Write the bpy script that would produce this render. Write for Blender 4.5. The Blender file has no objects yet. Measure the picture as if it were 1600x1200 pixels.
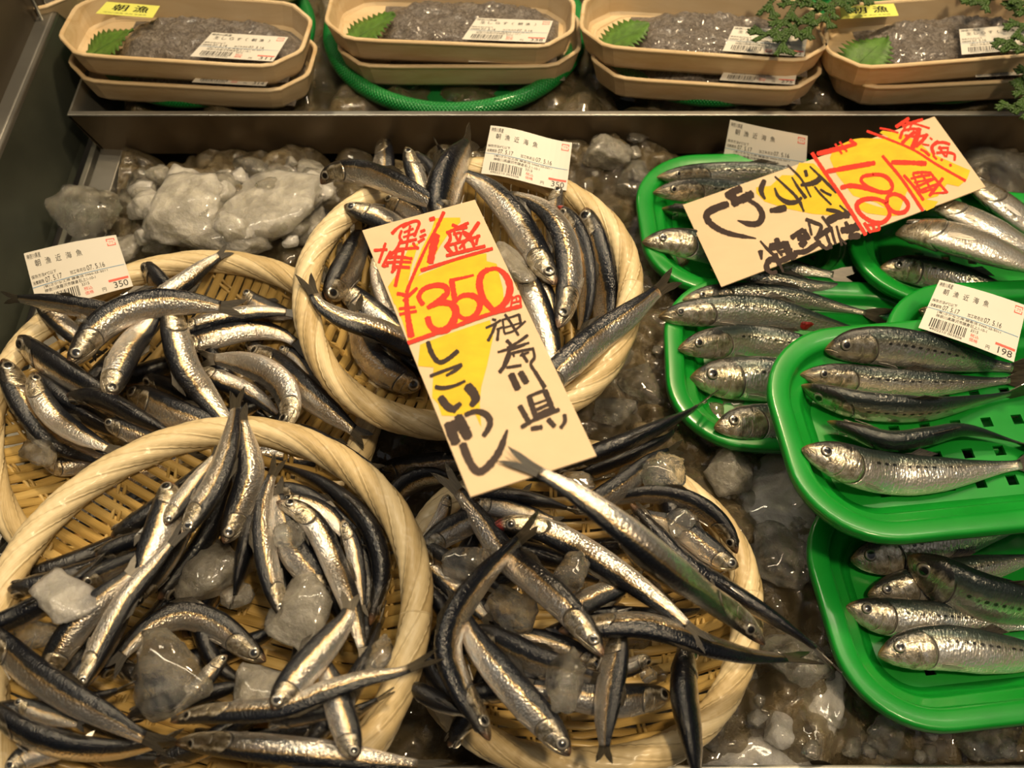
import bpy, bmesh, math, random
import numpy as np
from mathutils import Vector, Matrix, noise

# ------------------------------------------------------------------ camera, world, lights, exposure
SC = bpy.context.scene
COL = SC.collection
FOC = 1556.0                       # focal length in pixels of the 1600 x 1200 frame
TILT = math.radians(34)            # camera looks 56 degrees below the horizon
CAM = np.array([0.0, -0.296, 0.44])

cd = bpy.data.cameras.new('camera')
cd.sensor_width = 36.0
cd.lens = FOC / 1600.0 * 36.0
cd.clip_start = 0.02
cd.clip_end = 30
cd.dof.use_dof = True
cd.dof.focus_distance = 0.46
cd.dof.aperture_fstop = 13.0
cam = bpy.data.objects.new('camera', cd)
cam.location = CAM
cam.rotation_euler = (TILT, 0, 0)
COL.objects.link(cam)
SC.camera = cam

SC.view_settings.view_transform = 'Standard'
SC.view_settings.look = 'None'
SC.view_settings.exposure = -0.10
SC.view_settings.gamma = 1.0
SC.view_settings.use_curve_mapping = False

w = bpy.data.worlds.new('shop_hall')
SC.world = w
w.use_nodes = True
nt = w.node_tree
nt.nodes.clear()
wo = nt.nodes.new('ShaderNodeOutputWorld')
bg = nt.nodes.new('ShaderNodeBackground')
rp = nt.nodes.new('ShaderNodeValToRGB')
tc = nt.nodes.new('ShaderNodeTexCoord')
sp = nt.nodes.new('ShaderNodeSeparateXYZ')
mr = nt.nodes.new('ShaderNodeMapRange')
mr.inputs[1].default_value = -0.3
mr.inputs[2].default_value = 1.0
el = rp.color_ramp.elements
el[0].position = 0.0
el[0].color = (0.018, 0.014, 0.010, 1)
el[1].position = 1.0
el[1].color = (0.36, 0.355, 0.345, 1)
e2 = el.new(0.45)
e2.color = (0.034, 0.031, 0.027, 1)
e3 = el.new(0.74)
e3.color = (0.13, 0.127, 0.12, 1)
nt.links.new(tc.outputs['Generated'], sp.inputs[0])
nt.links.new(sp.outputs[2], mr.inputs[0])
nt.links.new(mr.outputs[0], rp.inputs[0])
nt.links.new(rp.outputs[0], bg.inputs[0])
nt.links.new(bg.outputs[0], wo.inputs[0])
bg.inputs[1].default_value = 1.0


def area(name, loc, target, size, energy, color, size_y=None):
    l = bpy.data.lights.new(name, 'AREA')
    l.energy = energy
    l.color = color
    l.size = size
    if size_y:
        l.shape = 'RECTANGLE'
        l.size_y = size_y
    o = bpy.data.objects.new(name, l)
    o.location = loc
    o.rotation_euler = (Vector(target) - Vector(loc)).to_track_quat('-Z', 'Y').to_euler()
    COL.objects.link(o)
    return o


# the lamps that hang over the counter and further back in the shop
area('halogen_lamp_over_counter', (0.20, 0.52, 1.02), (0.04, -0.04, 0), 0.10, 9.5, (1.0, 0.74, 0.42))
area('halogen_lamp_front', (0.30, -0.42, 1.35), (0.08, -0.02, 0), 0.10, 11.0, (1.0, 0.76, 0.45))
area('strip_lamp', (0.0, 0.42, 1.45), (0.02, 0.0, 0), 1.6, 11.0, (1.0, 0.84, 0.58), 0.07)
area('far_spot_lamp', (-0.81, 1.85, 1.30), (-0.19, 0.2, 0.06), 0.07, 4.0, (1.0, 0.82, 0.55))

# ------------------------------------------------------------------ pixel <-> place
_c, _s = math.cos(TILT), math.sin(TILT)


def ray(px, py):
    x = (np.asarray(px, float) - 800) / FOC
    y = -(np.asarray(py, float) - 600) / FOC
    return np.stack([x, y * _c + _s, y * _s - _c], -1)


def P(px, py, z=0.0):
    d = ray(px, py)
    t = (np.asarray(z, float) - CAM[2]) / d[..., 2]
    return CAM + d * t[..., None]


def depth_of(p):
    v = np.asarray(p) - CAM
    return v[..., 1] * _s - v[..., 2] * _c


def proj(p):
    v = np.asarray(p, float) - CAM
    d = depth_of(p)
    return 800 + FOC * v[..., 0] / d, 600 - FOC * (v[..., 1] * _c + v[..., 2] * _s) / d


def unit(v):
    v = np.asarray(v, float)
    return v / np.maximum(np.linalg.norm(v, axis=-1, keepdims=True), 1e-12)


# ------------------------------------------------------------------ materials
class NB:
    def __init__(self, name):
        self.m = bpy.data.materials.new(name)
        self.m.use_nodes = True
        self.t = self.m.node_tree
        self.t.nodes.clear()
        self.out = self.t.nodes.new('ShaderNodeOutputMaterial')

    def n(self, kind, **kw):
        nd = self.t.nodes.new('ShaderNode' + kind)
        for k, v in kw.items():
            setattr(nd, k, v)
        return nd

    def put(self, sock, v):
        if v is None:
            return
        if isinstance(v, bpy.types.NodeSocket):
            self.t.links.new(v, sock)
        elif isinstance(v, (tuple, list)) and len(v) == 3 and sock.type == 'RGBA':
            sock.default_value = (*v, 1)
        else:
            sock.default_value = v

    def math(self, op, a, b=None, c=None, clamp=False):
        nd = self.n('Math', operation=op)
        nd.use_clamp = clamp
        for i, v in enumerate((a, b, c)):
            if v is not None:
                self.put(nd.inputs[i], v)
        return nd.outputs[0]

    def step(self, x, a, b, lo=0.0, hi=1.0):
        nd = self.n('MapRange')
        nd.interpolation_type = 'SMOOTHSTEP'
        self.put(nd.inputs[0], x)
        nd.inputs[1].default_value = a
        nd.inputs[2].default_value = b
        nd.inputs[3].default_value = lo
        nd.inputs[4].default_value = hi
        return nd.outputs[0]

    def mix(self, f, a, b):
        nd = self.n('Mix', data_type='RGBA')
        self.put(nd.inputs[0], f)
        self.put(nd.inputs[6], a)
        self.put(nd.inputs[7], b)
        return nd.outputs[2]

    def ramp(self, f, stops, interp='LINEAR'):
        nd = self.n('ValToRGB')
        r = nd.color_ramp
        r.interpolation = interp
        while len(r.elements) < len(stops):
            r.elements.new(0.5)
        for e, (p, c) in zip(r.elements, stops):
            e.position = p
            e.color = (*c, 1) if len(c) == 3 else c
        self.put(nd.inputs[0], f)
        return nd.outputs[0]

    def noise(self, scale, vec=None, detail=3.0, rough=0.55, dist=0.0):
        nd = self.n('TexNoise')
        nd.inputs['Scale'].default_value = scale
        nd.inputs['Detail'].default_value = detail
        nd.inputs['Roughness'].default_value = rough
        nd.inputs['Distortion'].default_value = dist
        if vec is not None:
            self.put(nd.inputs['Vector'], vec)
        return nd.outputs[0]

    def voro(self, scale, vec=None, feature='F1', out=0):
        nd = self.n('TexVoronoi', feature=feature)
        nd.inputs['Scale'].default_value = scale
        if vec is not None:
            self.put(nd.inputs['Vector'], vec)
        return nd.outputs[out]

    def uv(self):
        s = self.n('SeparateXYZ')
        self.t.links.new(self.n('TexCoord').outputs['UV'], s.inputs[0])
        return s.outputs[0], s.outputs[1]

    def obj(self):
        return self.n('TexCoord').outputs['Object']

    def xyz(self, x, y, z=0.0):
        nd = self.n('CombineXYZ')
        for i, v in enumerate((x, y, z)):
            self.put(nd.inputs[i], v)
        return nd.outputs[0]

    def rnd(self):
        return self.n('ObjectInfo').outputs['Random']

    def bump(self, h, strength=0.3, dist=0.001):
        nd = self.n('Bump')
        nd.inputs['Strength'].default_value = strength
        nd.inputs['Distance'].default_value = dist
        self.put(nd.inputs['Height'], h)
        return nd.outputs[0]

    def bsdf(self, base=(0.5, 0.5, 0.5), rough=0.5, metal=0.0, normal=None, coat=0.0, coat_rough=0.05, trans=0.0,
             ior=1.45, spec=0.5, alpha=None, sub=0.0, subrad=(0.01, 0.01, 0.01)):
        b = self.n('BsdfPrincipled')
        self.put(b.inputs['Base Color'], base)
        self.put(b.inputs['Roughness'], rough)
        self.put(b.inputs['Metallic'], metal)
        self.put(b.inputs['Coat Weight'], coat)
        self.put(b.inputs['Coat Roughness'], coat_rough)
        self.put(b.inputs['Transmission Weight'], trans)
        self.put(b.inputs['IOR'], ior)
        self.put(b.inputs['Specular IOR Level'], spec)
        if alpha is not None:
            self.put(b.inputs['Alpha'], alpha)
        if sub:
            self.put(b.inputs['Subsurface Weight'], sub)
            b.inputs['Subsurface Radius'].default_value = subrad
            b.inputs['Subsurface Scale'].default_value = 1.0
        if normal is not None:
            self.put(b.inputs['Normal'], normal)
        return b.outputs[0]

    def done(self, shader):
        self.t.links.new(shader, self.out.inputs[0])
        return self.m


def plain(name, base, rough=0.5, metal=0.0, var=0.12, scale=60, bump=0.0, **kw):
    b = NB(name)
    o = b.obj()
    nz = b.noise(scale, o, 4)
    dark = tuple(c * (1 - var) for c in base)
    lite = tuple(min(1, c * (1 + var)) for c in base)
    colr = b.ramp(nz, [(0.3, dark), (0.7, lite)])
    nrm = b.bump(b.noise(scale * 6, o, 3), bump, 0.0005) if bump else None
    return b.done(b.bsdf(colr, rough, metal, normal=nrm, **kw))


def fish_skin(name, sardine, red=False):
    b = NB(name)
    u, v = b.uv()
    rnd = b.rnd()
    off = b.math('MULTIPLY', rnd, 37.0)
    vec = b.xyz(b.math('ADD', b.math('MULTIPLY', u, 14.0), off), b.math('MULTIPLY', v, 3.0), off)
    n1 = b.noise(1.0, vec, 4, 0.6)
    vecf = b.xyz(b.math('ADD', b.math('MULTIPLY', u, 120.0), off), b.math('MULTIPLY', v, 7.0), off)
    n2 = b.noise(1.0, vecf, 2, 0.6)
    # how far round from the back, made ragged the way scales rub off
    vv = b.math('ADD', v, b.math('MULTIPLY', b.math('SUBTRACT', n1, 0.5), 0.11))
    vv = b.math('ADD', vv, b.math('MULTIPLY', b.math('SUBTRACT', n2, 0.5), 0.06))
    if sardine:
        colr = b.ramp(vv, [(0.0, (0.010, 0.016, 0.017)), (0.22, (0.022, 0.034, 0.034)), (0.31, (0.085, 0.115, 0.10)),
                           (0.37, (0.34, 0.34, 0.27)), (0.47, (0.86, 0.83, 0.75)), (0.75, (0.86, 0.84, 0.79)), (1.0, (0.82, 0.78, 0.72))])
        met = b.ramp(vv, [(0.2, (0.2,) * 3), (0.42, (0.9,) * 3), (0.8, (0.75,) * 3), (1.0, (0.35,) * 3)])
    else:
        colr = b.ramp(vv, [(0.0, (0.004, 0.005, 0.009)), (0.31, (0.007, 0.009, 0.015)), (0.375, (0.040, 0.044, 0.048)),
                           (0.415, (0.58, 0.42, 0.21)), (0.48, (0.80, 0.74, 0.65)), (0.62, (0.80, 0.79, 0.77)), (1.0, (0.66, 0.61, 0.57))])
        met = b.ramp(vv, [(0.28, (0.1,) * 3), (0.43, (0.93,) * 3), (0.68, (0.88,) * 3), (1.0, (0.35,) * 3)])
    # pearly tints and rubbed patches
    hue = b.noise(1.0, b.xyz(b.math('ADD', b.math('MULTIPLY', u, 9.0), off), b.math('MULTIPLY', v, 5.0), 3.0), 3)
    tint = b.ramp(hue, [(0.30, (0.80, 0.90, 1.0)), (0.45, (1.0, 0.97, 0.92)), (0.58, (1.0, 0.90, 0.76)), (0.72, (1.0, 0.86, 0.84))])
    mul = b.n('Mix', data_type='RGBA', blend_type='MULTIPLY')
    mul.inputs[0].default_value = 0.65
    b.put(mul.inputs[6], colr)
    b.put(mul.inputs[7], tint)
    colr = mul.outputs[2]
    tone = b.math('MULTIPLY_ADD', rnd, 0.35, 0.72)
    toned = b.n('Mix', data_type='RGBA', blend_type='MULTIPLY')
    toned.inputs[0].default_value = 1.0
    b.put(toned.inputs[6], colr)
    b.put(toned.inputs[7], b.xyz(tone, tone, tone))
    colr = toned.outputs[2]
    # head: plates of the gill cover, darker crown, brownish snout
    gl = b.math('SUBTRACT', 0.245 if not sardine else 0.265, b.math('MULTIPLY', b.math('POWER', b.math('ABSOLUTE', b.math('SUBTRACT', v, 0.58)), 2.0), 0.36))
    hd = b.step(b.math('SUBTRACT', gl, u), -0.002, 0.004)
    hn = b.noise(1.0, b.xyz(b.math('ADD', b.math('MULTIPLY', u, 30.0), off), b.math('MULTIPLY', v, 6.0), off), 4, 0.6)
    hc = b.ramp(hn, [(0.30, (0.10, 0.085, 0.055)), (0.44, (0.42, 0.35, 0.22)), (0.56, (0.70, 0.62, 0.48)), (0.75, (0.62, 0.60, 0.60))])
    crown = b.step(b.math('ADD', v, b.math('MULTIPLY', b.math('SUBTRACT', hn, 0.5), 0.2)), 0.26, 0.40)
    hc = b.mix(crown, (0.018, 0.016, 0.014), hc)
    snout = b.step(u, 0.035 if red else 0.012, 0.06)
    hc = b.mix(snout, (0.42, 0.035, 0.025) if red else (0.16, 0.085, 0.045) if not sardine else (0.20, 0.13, 0.04), hc)
    colr = b.mix(b.math('MULTIPLY', hd, 0.85), colr, hc)
    # shade painted into the slit behind the gill cover, preopercle line and mouth line
    slit = b.step(b.math('ABSOLUTE', b.math('SUBTRACT', u, b.math('ADD', gl, 0.006))), 0.0075, 0.002)
    slit = b.math('MULTIPLY', slit, b.step(v, 0.28, 0.36))
    slit = b.math('MULTIPLY', slit, b.step(v, 0.97, 0.80))
    pre = b.step(b.math('ABSOLUTE', b.math('SUBTRACT', u, b.math('SUBTRACT', gl, 0.075))), 0.005, 0.001)
    pre = b.math('MULTIPLY', pre, b.math('MULTIPLY', b.step(v, 0.45, 0.5), 0.45))
    if sardine:
        mo = b.math('SUBTRACT', v, b.math('MULTIPLY_ADD', u, 3.4, 0.36))
        mlen = b.math('MULTIPLY', b.step(u, 0.07, 0.055), 0.6)
    else:
        mo = b.math('SUBTRACT', v, b.math('MULTIPLY_ADD', u, 1.1, 0.60))
        mlen = b.step(u, 0.165, 0.14)
    mouth = b.math('MULTIPLY', b.step(b.math('ABSOLUTE', mo), 0.022, 0.006), mlen)
    line = b.math('MAXIMUM', b.math('MAXIMUM', slit, pre), b.math('MULTIPLY', mouth, 0.8))
    colr = b.mix(b.math('MULTIPLY', line, 0.92), colr, (0.012, 0.009, 0.007))
    if sardine:
        f = b.math('SUBTRACT', b.math('FRACT', b.math('MULTIPLY', u, 26.0)), 0.5)
        wv = b.math('MULTIPLY', b.math('SUBTRACT', v, b.math('MULTIPLY_ADD', b.math('SUBTRACT', n1, 0.5), 0.03, 0.405)), 12.0)
        d = b.math('SQRT', b.math('ADD', b.math('MULTIPLY', f, f), b.math('MULTIPLY', wv, wv)))
        dot = b.math('MULTIPLY', b.step(d, 0.36, 0.20), b.math('MULTIPLY', b.step(u, 0.29, 0.32), b.step(u, 0.78, 0.66)))
        dot = b.math('MULTIPLY', dot, b.step(b.noise(1.0, b.xyz(b.math('ADD', b.math('MULTIPLY', u, 13.0), off), 0, 0), 1), 0.36, 0.46))
        colr = b.mix(b.math('MULTIPLY', dot, 0.88), colr, (0.012, 0.016, 0.018))
    # a few blood flecks near the belly of some fish
    bl = b.noise(1.0, b.xyz(b.math('ADD', b.math('MULTIPLY', u, 22.0), off), b.math('MULTIPLY', v, 9.0), 9.0), 3, 0.7)
    bl = b.math('MULTIPLY', b.step(bl, 0.71, 0.75), b.step(v, 0.5, 0.6))
    colr = b.mix(b.math('MULTIPLY', bl, 0.8), colr, (0.09, 0.012, 0.012))
    # relief: scales in rows, muscle bands
    sv = b.voro(1.0, b.xyz(b.math('MULTIPLY', u, 75.0), b.math('MULTIPLY', v, 17.0), 0), 'F1')
    body = b.math('SUBTRACT', 1.0, hd)
    rel = b.math('ADD', b.math('MULTIPLY', sv, b.math('MULTIPLY', body, 0.5)), b.math('MULTIPLY', n2, 0.9))
    rel = b.math('ADD', rel, b.math('MULTIPLY', hn, b.math('MULTIPLY', hd, 1.2)))
    rel = b.math('SUBTRACT', rel, b.math('MULTIPLY', line, 2.0))
    nrm = b.bump(rel, 0.55, 0.0007)
    glit = b.noise(1.0, b.xyz(b.math('MULTIPLY', u, 160.0), b.math('MULTIPLY', v, 40.0), off), 1)
    cn = b.bump(b.math('ADD', b.math('MULTIPLY', glit, 0.8), n1), 0.45, 0.0008)
    rg = b.math('MULTIPLY_ADD', n1, 0.18, 0.14)
    metal = b.math('MULTIPLY', met, b.math('MULTIPLY_ADD', line, -0.8, 1.0))
    bs = b.n('BsdfPrincipled')
    b.put(bs.inputs['Base Color'], colr)
    b.put(bs.inputs['Roughness'], rg)
    b.put(bs.inputs['Metallic'], metal)
    b.put(bs.inputs['Normal'], nrm)
    b.put(bs.inputs['Coat Weight'], 0.38)
    b.put(bs.inputs['Coat Roughness'], 0.07)
    b.put(bs.inputs['Coat Normal'], cn)
    return b.done(bs.outputs[0])


def eye_mat():
    b = NB('fish_eye')
    u, v = b.uv()
    colr = b.ramp(u, [(0.0, (0.004, 0.004, 0.004)), (0.51, (0.008, 0.007, 0.006)), (0.57, (0.30, 0.27, 0.22)),
                      (0.74, (0.46, 0.42, 0.35)), (0.84, (0.30, 0.27, 0.22)), (0.90, (0.03, 0.025, 0.02)), (1.0, (0.10, 0.085, 0.07))])
    met = b.ramp(u, [(0.5, (0, 0, 0)), (0.56, (0.7, 0.7, 0.7)), (0.86, (0.6, 0.6, 0.6)), (0.9, (0, 0, 0))])
    return b.done(b.bsdf(colr, 0.22, met, coat=0.9, coat_rough=0.03))


def fin_mat():
    b = NB('fish_fin')
    u, v = b.uv()
    st = b.noise(1.0, b.xyz(b.math('MULTIPLY', u, 2.0), b.math('MULTIPLY', v, 26.0), b.rnd()), 3)
    colr = b.ramp(st, [(0.35, (0.016, 0.014, 0.011)), (0.65, (0.085, 0.072, 0.05))])
    return b.done(b.bsdf(colr, 0.3, 0.2, coat=0.5, coat_rough=0.1, alpha=b.ramp(u, [(0.5, (0.95,) * 3), (1.0, (0.72,) * 3)])))


def pale_fin_mat():
    b = NB('fish_breast_fin')
    u, v = b.uv()
    st = b.noise(1.0, b.xyz(b.math('MULTIPLY', u, 2.0), b.math('MULTIPLY', v, 40.0), b.rnd()), 3)
    colr = b.ramp(st, [(0.35, (0.22, 0.20, 0.17)), (0.65, (0.50, 0.47, 0.42))])
    return b.done(b.bsdf(colr, 0.3, 0.5, coat=0.5, coat_rough=0.1, alpha=0.55))


def ice_mat(name, cloudy, base=(0.72, 0.71, 0.68), rough=0.14, tint=(0.96, 0.96, 0.93)):
    """cloudy 0..1: how much of the piece is white frost inside"""
    b = NB(name)
    o = b.obj()
    n1 = b.noise(48, o, 4, 0.6, 0.6)
    n2 = b.noise(240, o, 4, 0.6)
    vo = b.voro(110, o, 'F1')
    f = b.step(n1, 0.34, 0.66, max(0.0, cloudy - 0.16), min(1.0, cloudy + 0.16))
    h = b.math('ADD', b.math('MULTIPLY', n2, 0.8), b.math('MULTIPLY', vo, 1.1))
    nrm = b.bump(h, 1.0, 0.0026)
    glass = b.bsdf(tint, rough, trans=1.0, ior=1.31, normal=nrm, coat=0.8, coat_rough=0.03)
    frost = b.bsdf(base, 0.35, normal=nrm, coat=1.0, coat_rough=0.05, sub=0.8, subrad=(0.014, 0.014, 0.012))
    mx = b.n('MixShader')
    b.put(mx.inputs[0], f)
    b.t.links.new(glass, mx.inputs[1])
    b.t.links.new(frost, mx.inputs[2])
    return b.done(mx.outputs[0])


def bamboo_mat(name, pale):
    b = NB(name)
    u, v = b.uv()          # u along the splint, v = splint number + place across it
    rowid = b.math('FLOOR', v)
    across = b.math('FRACT', v)
    wn = b.n('TexWhiteNoise', noise_dimensions='1D')
    b.put(wn.inputs['W'], rowid)
    fib = b.noise(1.0, b.xyz(b.math('MULTIPLY', u, 6.0), b.math('MULTIPLY', v, 14.0), 0), 4, 0.6)
    patch = b.noise(1.0, b.xyz(b.math('MULTIPLY', u, 3.0), b.math('MULTIPLY', rowid, 7.3), 0), 3, 0.6)
    a = b.math('MULTIPLY_ADD', wn.outputs[0], 0.5, b.math('MULTIPLY', fib, 0.5))
    if pale:
        colr = b.ramp(a, [(0.15, (0.42, 0.30, 0.135)), (0.5, (0.66, 0.52, 0.29)), (0.85, (0.78, 0.66, 0.43))])
    else:
        colr = b.ramp(a, [(0.15, (0.30, 0.185, 0.045)), (0.5, (0.50, 0.335, 0.105)), (0.85, (0.62, 0.45, 0.18))])
    colr = b.mix(b.step(patch, 0.60, 0.78, 0, 0.35), colr, (0.22, 0.13, 0.045))
    edge = b.math('MINIMUM', across, b.math('SUBTRACT', 1.0, across))
    crack = b.noise(1.0, b.xyz(b.math('MULTIPLY', u, 2.2), b.math('MULTIPLY', v, 30.0), 5.0), 2)
    colr = b.mix(b.step(crack, 0.68, 0.74, 0, 0.7), colr, (0.09, 0.05, 0.02))
    if pale:
        colr = b.mix(b.step(b.math('ADD', edge, b.math('MULTIPLY', patch, 0.08)), 0.085, 0.03, 0, 0.5), colr, (0.20, 0.13, 0.05))
    nrm = b.bump(b.math('ADD', b.step(edge, 0.0, 0.12), b.math('MULTIPLY', fib, 0.6)), 0.45, 0.0006)
    return b.done(b.bsdf(colr, 0.42, normal=nrm, coat=0.25, coat_rough=0.2))


def green_mat():
    b = NB('green_plastic')
    o = b.obj()
    nz = b.noise(25, o, 3)
    colr = b.ramp(nz, [(0.3, (0.003, 0.21, 0.017)), (0.7, (0.006, 0.27, 0.026))])
    return b.done(b.bsdf(colr, b.math('MULTIPLY_ADD', nz, 0.2, 0.22), coat=0.3, coat_rough=0.12, sub=0.15, subrad=(0.002, 0.006, 0.002)))


def net_mat():
    b = NB('green_net_plastic')
    u, v = b.uv()
    wv = b.math('MULTIPLY', b.math('SINE', b.math('MULTIPLY', u, 6.2832)), b.math('SINE', b.math('MULTIPLY', v, 6.2832)))
    colr = b.ramp(b.math('MULTIPLY_ADD', wv, 0.5, 0.5), [(0.2, (0.003, 0.14, 0.022)), (0.8, (0.007, 0.25, 0.045))])
    return b.done(b.bsdf(colr, 0.35, normal=b.bump(wv, 0.5, 0.0008), coat=0.2))


def steel_mat(name, base=(0.42, 0.41, 0.38), rough=0.3):
    b = NB(name)
    g = b.n('TexCoord').outputs['Object']
    mp = b.n('Mapping')
    mp.inputs['Scale'].default_value = (8, 400, 400)
    b.t.links.new(g, mp.inputs[0])
    brushed = b.noise(1.0, mp.outputs[0], 3)
    smear = b.noise(14, g, 4)
    colr = b.ramp(smear, [(0.3, tuple(c * 0.75 for c in base)), (0.7, base)])
    r = b.math('MULTIPLY_ADD', smear, 0.25, rough - 0.1)
    return b.done(b.bsdf(colr, r, 0.9, normal=b.bump(brushed, 0.12, 0.0004)))


def foam_mat():
    b = NB('wood_print_foam')
    o = b.obj()
    mp = b.n('Mapping')
    mp.inputs['Scale'].default_value = (9, 60, 60)
    b.t.links.new(o, mp.inputs[0])
    gr = b.noise(1.0, mp.outputs[0], 4, 0.6, 1.2)
    colr = b.ramp(gr, [(0.30, (0.54, 0.38, 0.20)), (0.5, (0.64, 0.49, 0.30)), (0.70, (0.70, 0.56, 0.37))])
    return b.done(b.bsdf(colr, 0.5))


def film_mat():
    b = NB('cling_film')
    o = b.obj()
    nrm = b.bump(b.noise(60, o, 3), 0.12, 0.0010)
    gl = b.n('BsdfGlossy')
    gl.inputs['Roughness'].default_value = 0.05
    b.put(gl.inputs['Normal'], nrm)
    tr = b.n('BsdfTransparent')
    lw = b.n('LayerWeight')
    lw.inputs[0].default_value = 0.18
    mx = b.n('MixShader')
    b.put(mx.inputs[0], b.math('MULTIPLY_ADD', lw.outputs[0], 0.5, 0.035))
    b.t.links.new(tr.outputs[0], mx.inputs[1])
    b.t.links.new(gl.outputs[0], mx.inputs[2])
    return b.done(mx.outputs[0])


def whitebait_mat():
    b = NB('raw_whitebait')
    o = b.obj()
    n1 = b.noise(160, o, 4, 0.65, 1.5)
    n2 = b.noise(420, o, 3, 0.6, 2.0)
    colr = b.ramp(b.math('MULTIPLY_ADD', n2, 0.5, b.math('MULTIPLY', n1, 0.5)),
                  [(0.30, (0.040, 0.033, 0.029)), (0.45, (0.11, 0.092, 0.08)), (0.56, (0.20, 0.175, 0.155)), (0.75, (0.40, 0.37, 0.34))])
    nrm = b.bump(b.math('ADD', n1, b.math('MULTIPLY', n2, 0.8)), 0.6, 0.0025)
    return b.done(b.bsdf(colr, 0.22, normal=nrm, coat=0.6, coat_rough=0.08))


M = {}
M['anchovy'] = fish_skin('anchovy_skin', False)
M['sardine'] = fish_skin('sardine_skin', True)
M['anchovy_red'] = fish_skin('anchovy_skin_red_snout', False, True)
M['eye'] = eye_mat()
M['fin'] = fin_mat()
M['pale_fin'] = pale_fin_mat()
M['clear_ice'] = ice_mat('clear_ice', 0.17, (0.44, 0.41, 0.34), 0.04)
M['cloudy_ice'] = ice_mat('cloudy_ice', 0.44, (0.45, 0.425, 0.365), 0.08)
M['frost_ice'] = ice_mat('frosted_ice', 0.56, (0.76, 0.725, 0.645), 0.10)
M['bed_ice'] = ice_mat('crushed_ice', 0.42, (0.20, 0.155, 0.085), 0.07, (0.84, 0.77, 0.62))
M['weave'] = bamboo_mat('bamboo_splint', False)
M['rim'] = bamboo_mat('bamboo_binding', True)
M['green'] = green_mat()
M['net'] = net_mat()
M['steel'] = steel_mat('brushed_steel')
M['dark_steel'] = steel_mat('dark_steel', (0.17, 0.19, 0.155), 0.42)
M['pan_steel'] = steel_mat('pan_steel', (0.20, 0.155, 0.105), 0.36)  # brown base colour paints in the warm surroundings the pan reflects
M['brown_panel'] = plain('brown_panel', (0.055, 0.045, 0.032), 0.35, 0.2, 0.3, 6)
M['base'] = plain('counter_base', (0.055, 0.045, 0.032), 0.6, 0.0, 0.3, 30)
M['foam'] = foam_mat()
M['film'] = film_mat()
M['whitebait'] = whitebait_mat()
M['card'] = plain('price_card', (0.66, 0.50, 0.325), 0.6, 0, 0.03, 90, 0.1)
M['paper'] = plain('label_paper', (0.66, 0.63, 0.57), 0.45, 0, 0.02, 40)
M['yellow_paper'] = plain('yellow_sticker', (0.70, 0.72, 0.16), 0.4, 0, 0.05, 40)
M['yellow_ink'] = plain('yellow_marker', (0.68, 0.455, 0.018), 0.6, 0, 0.10, 120)
M['red_ink'] = plain('red_marker', (0.72, 0.035, 0.018), 0.55, 0, 0.08, 150)
M['black_ink'] = plain('black_marker', (0.032, 0.018, 0.015), 0.55, 0, 0.2, 150)
M['print'] = plain('black_print', (0.03, 0.03, 0.03), 0.6, 0, 0.2, 150)
M['red_print'] = plain('red_print', (0.75, 0.12, 0.09), 0.6, 0, 0.1, 150)
M['blue_print'] = plain('blue_print', (0.12, 0.28, 0.48), 0.6, 0, 0.1, 150)
M['shiso'] = plain('shiso_green', (0.075, 0.17, 0.022), 0.45, 0, 0.35, 220, 0.5)
M['cypress'] = plain('cypress_green', (0.030, 0.070, 0.008), 0.5, 0, 0.4, 300, 0.3)
M['twig'] = plain('cypress_twig', (0.06, 0.045, 0.02), 0.6, 0, 0.3, 200)
M['wound'] = plain('raw_wound', (0.16, 0.014, 0.012), 0.2, 0, 0.5, 500, 0.4, coat=0.6)

# ------------------------------------------------------------------ object helpers
RNG = np.random.default_rng(11)


def mesh(name, verts, faces, mat, parent=None, uv=None, smooth=True, origin=None, mats=None, fmat=None):
    """one mesh object; verts in world space, stored about the parent's (or its own) origin"""
    v = np.asarray(verts, float)
    if parent is not None:
        org = np.array(parent.location)
        pp = parent.parent
        while pp is not None:
            org = org + np.array(pp.location)
            pp = pp.parent
        base = org if origin is None else np.asarray(origin, float)
    else:
        org = np.zeros(3)
        base = v.mean(0) if origin is None else np.asarray(origin, float)
        if origin is None:
            base[2] = v[:, 2].min()
    me = bpy.data.meshes.new(name)
    me.from_pydata((v - base).tolist(), [], faces if isinstance(faces, list) else faces.tolist())
    for mm in (mats or [mat]):
        me.materials.append(mm)
    if fmat is not None:
        me.polygons.foreach_set('material_index', np.asarray(fmat, np.int32))
    if uv is not None:
        lay = me.uv_layers.new(name='UVMap')
        li = np.empty(len(me.loops), np.int32)
        me.loops.foreach_get('vertex_index', li)
        lay.data.foreach_set('uv', np.asarray(uv, np.float32)[li].ravel())
    if smooth:
        me.polygons.foreach_set('use_smooth', np.ones(len(me.polygons), bool))
    me.update()
    o = bpy.data.objects.new(name, me)
    COL.objects.link(o)
    o.location = base - org
    if parent is not None:
        o.parent = parent
    return o


def tag(o, label=None, cat=None, group=None, kind=None):
    if label:
        o['label'] = label
    if cat:
        o['category'] = cat
    if group:
        o['group'] = group
    if kind:
        o['kind'] = kind
    return o


def empty(name, loc, label, cat, group=None):
    o = bpy.data.objects.new(name, None)
    o.empty_display_size = 0.01
    o.location = loc
    COL.objects.link(o)
    return tag(o, label, cat, group)


def grid_faces(n, m, wrap=False):
    """faces of n rows of m points; wrap closes each row"""
    i, j = np.meshgrid(np.arange(n - 1), np.arange(m if wrap else m - 1), indexing='ij')
    j2 = (j + 1) % m
    return np.stack([i * m + j, i * m + j2, (i + 1) * m + j2, (i + 1) * m + j], -1).reshape(-1, 4)


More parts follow.
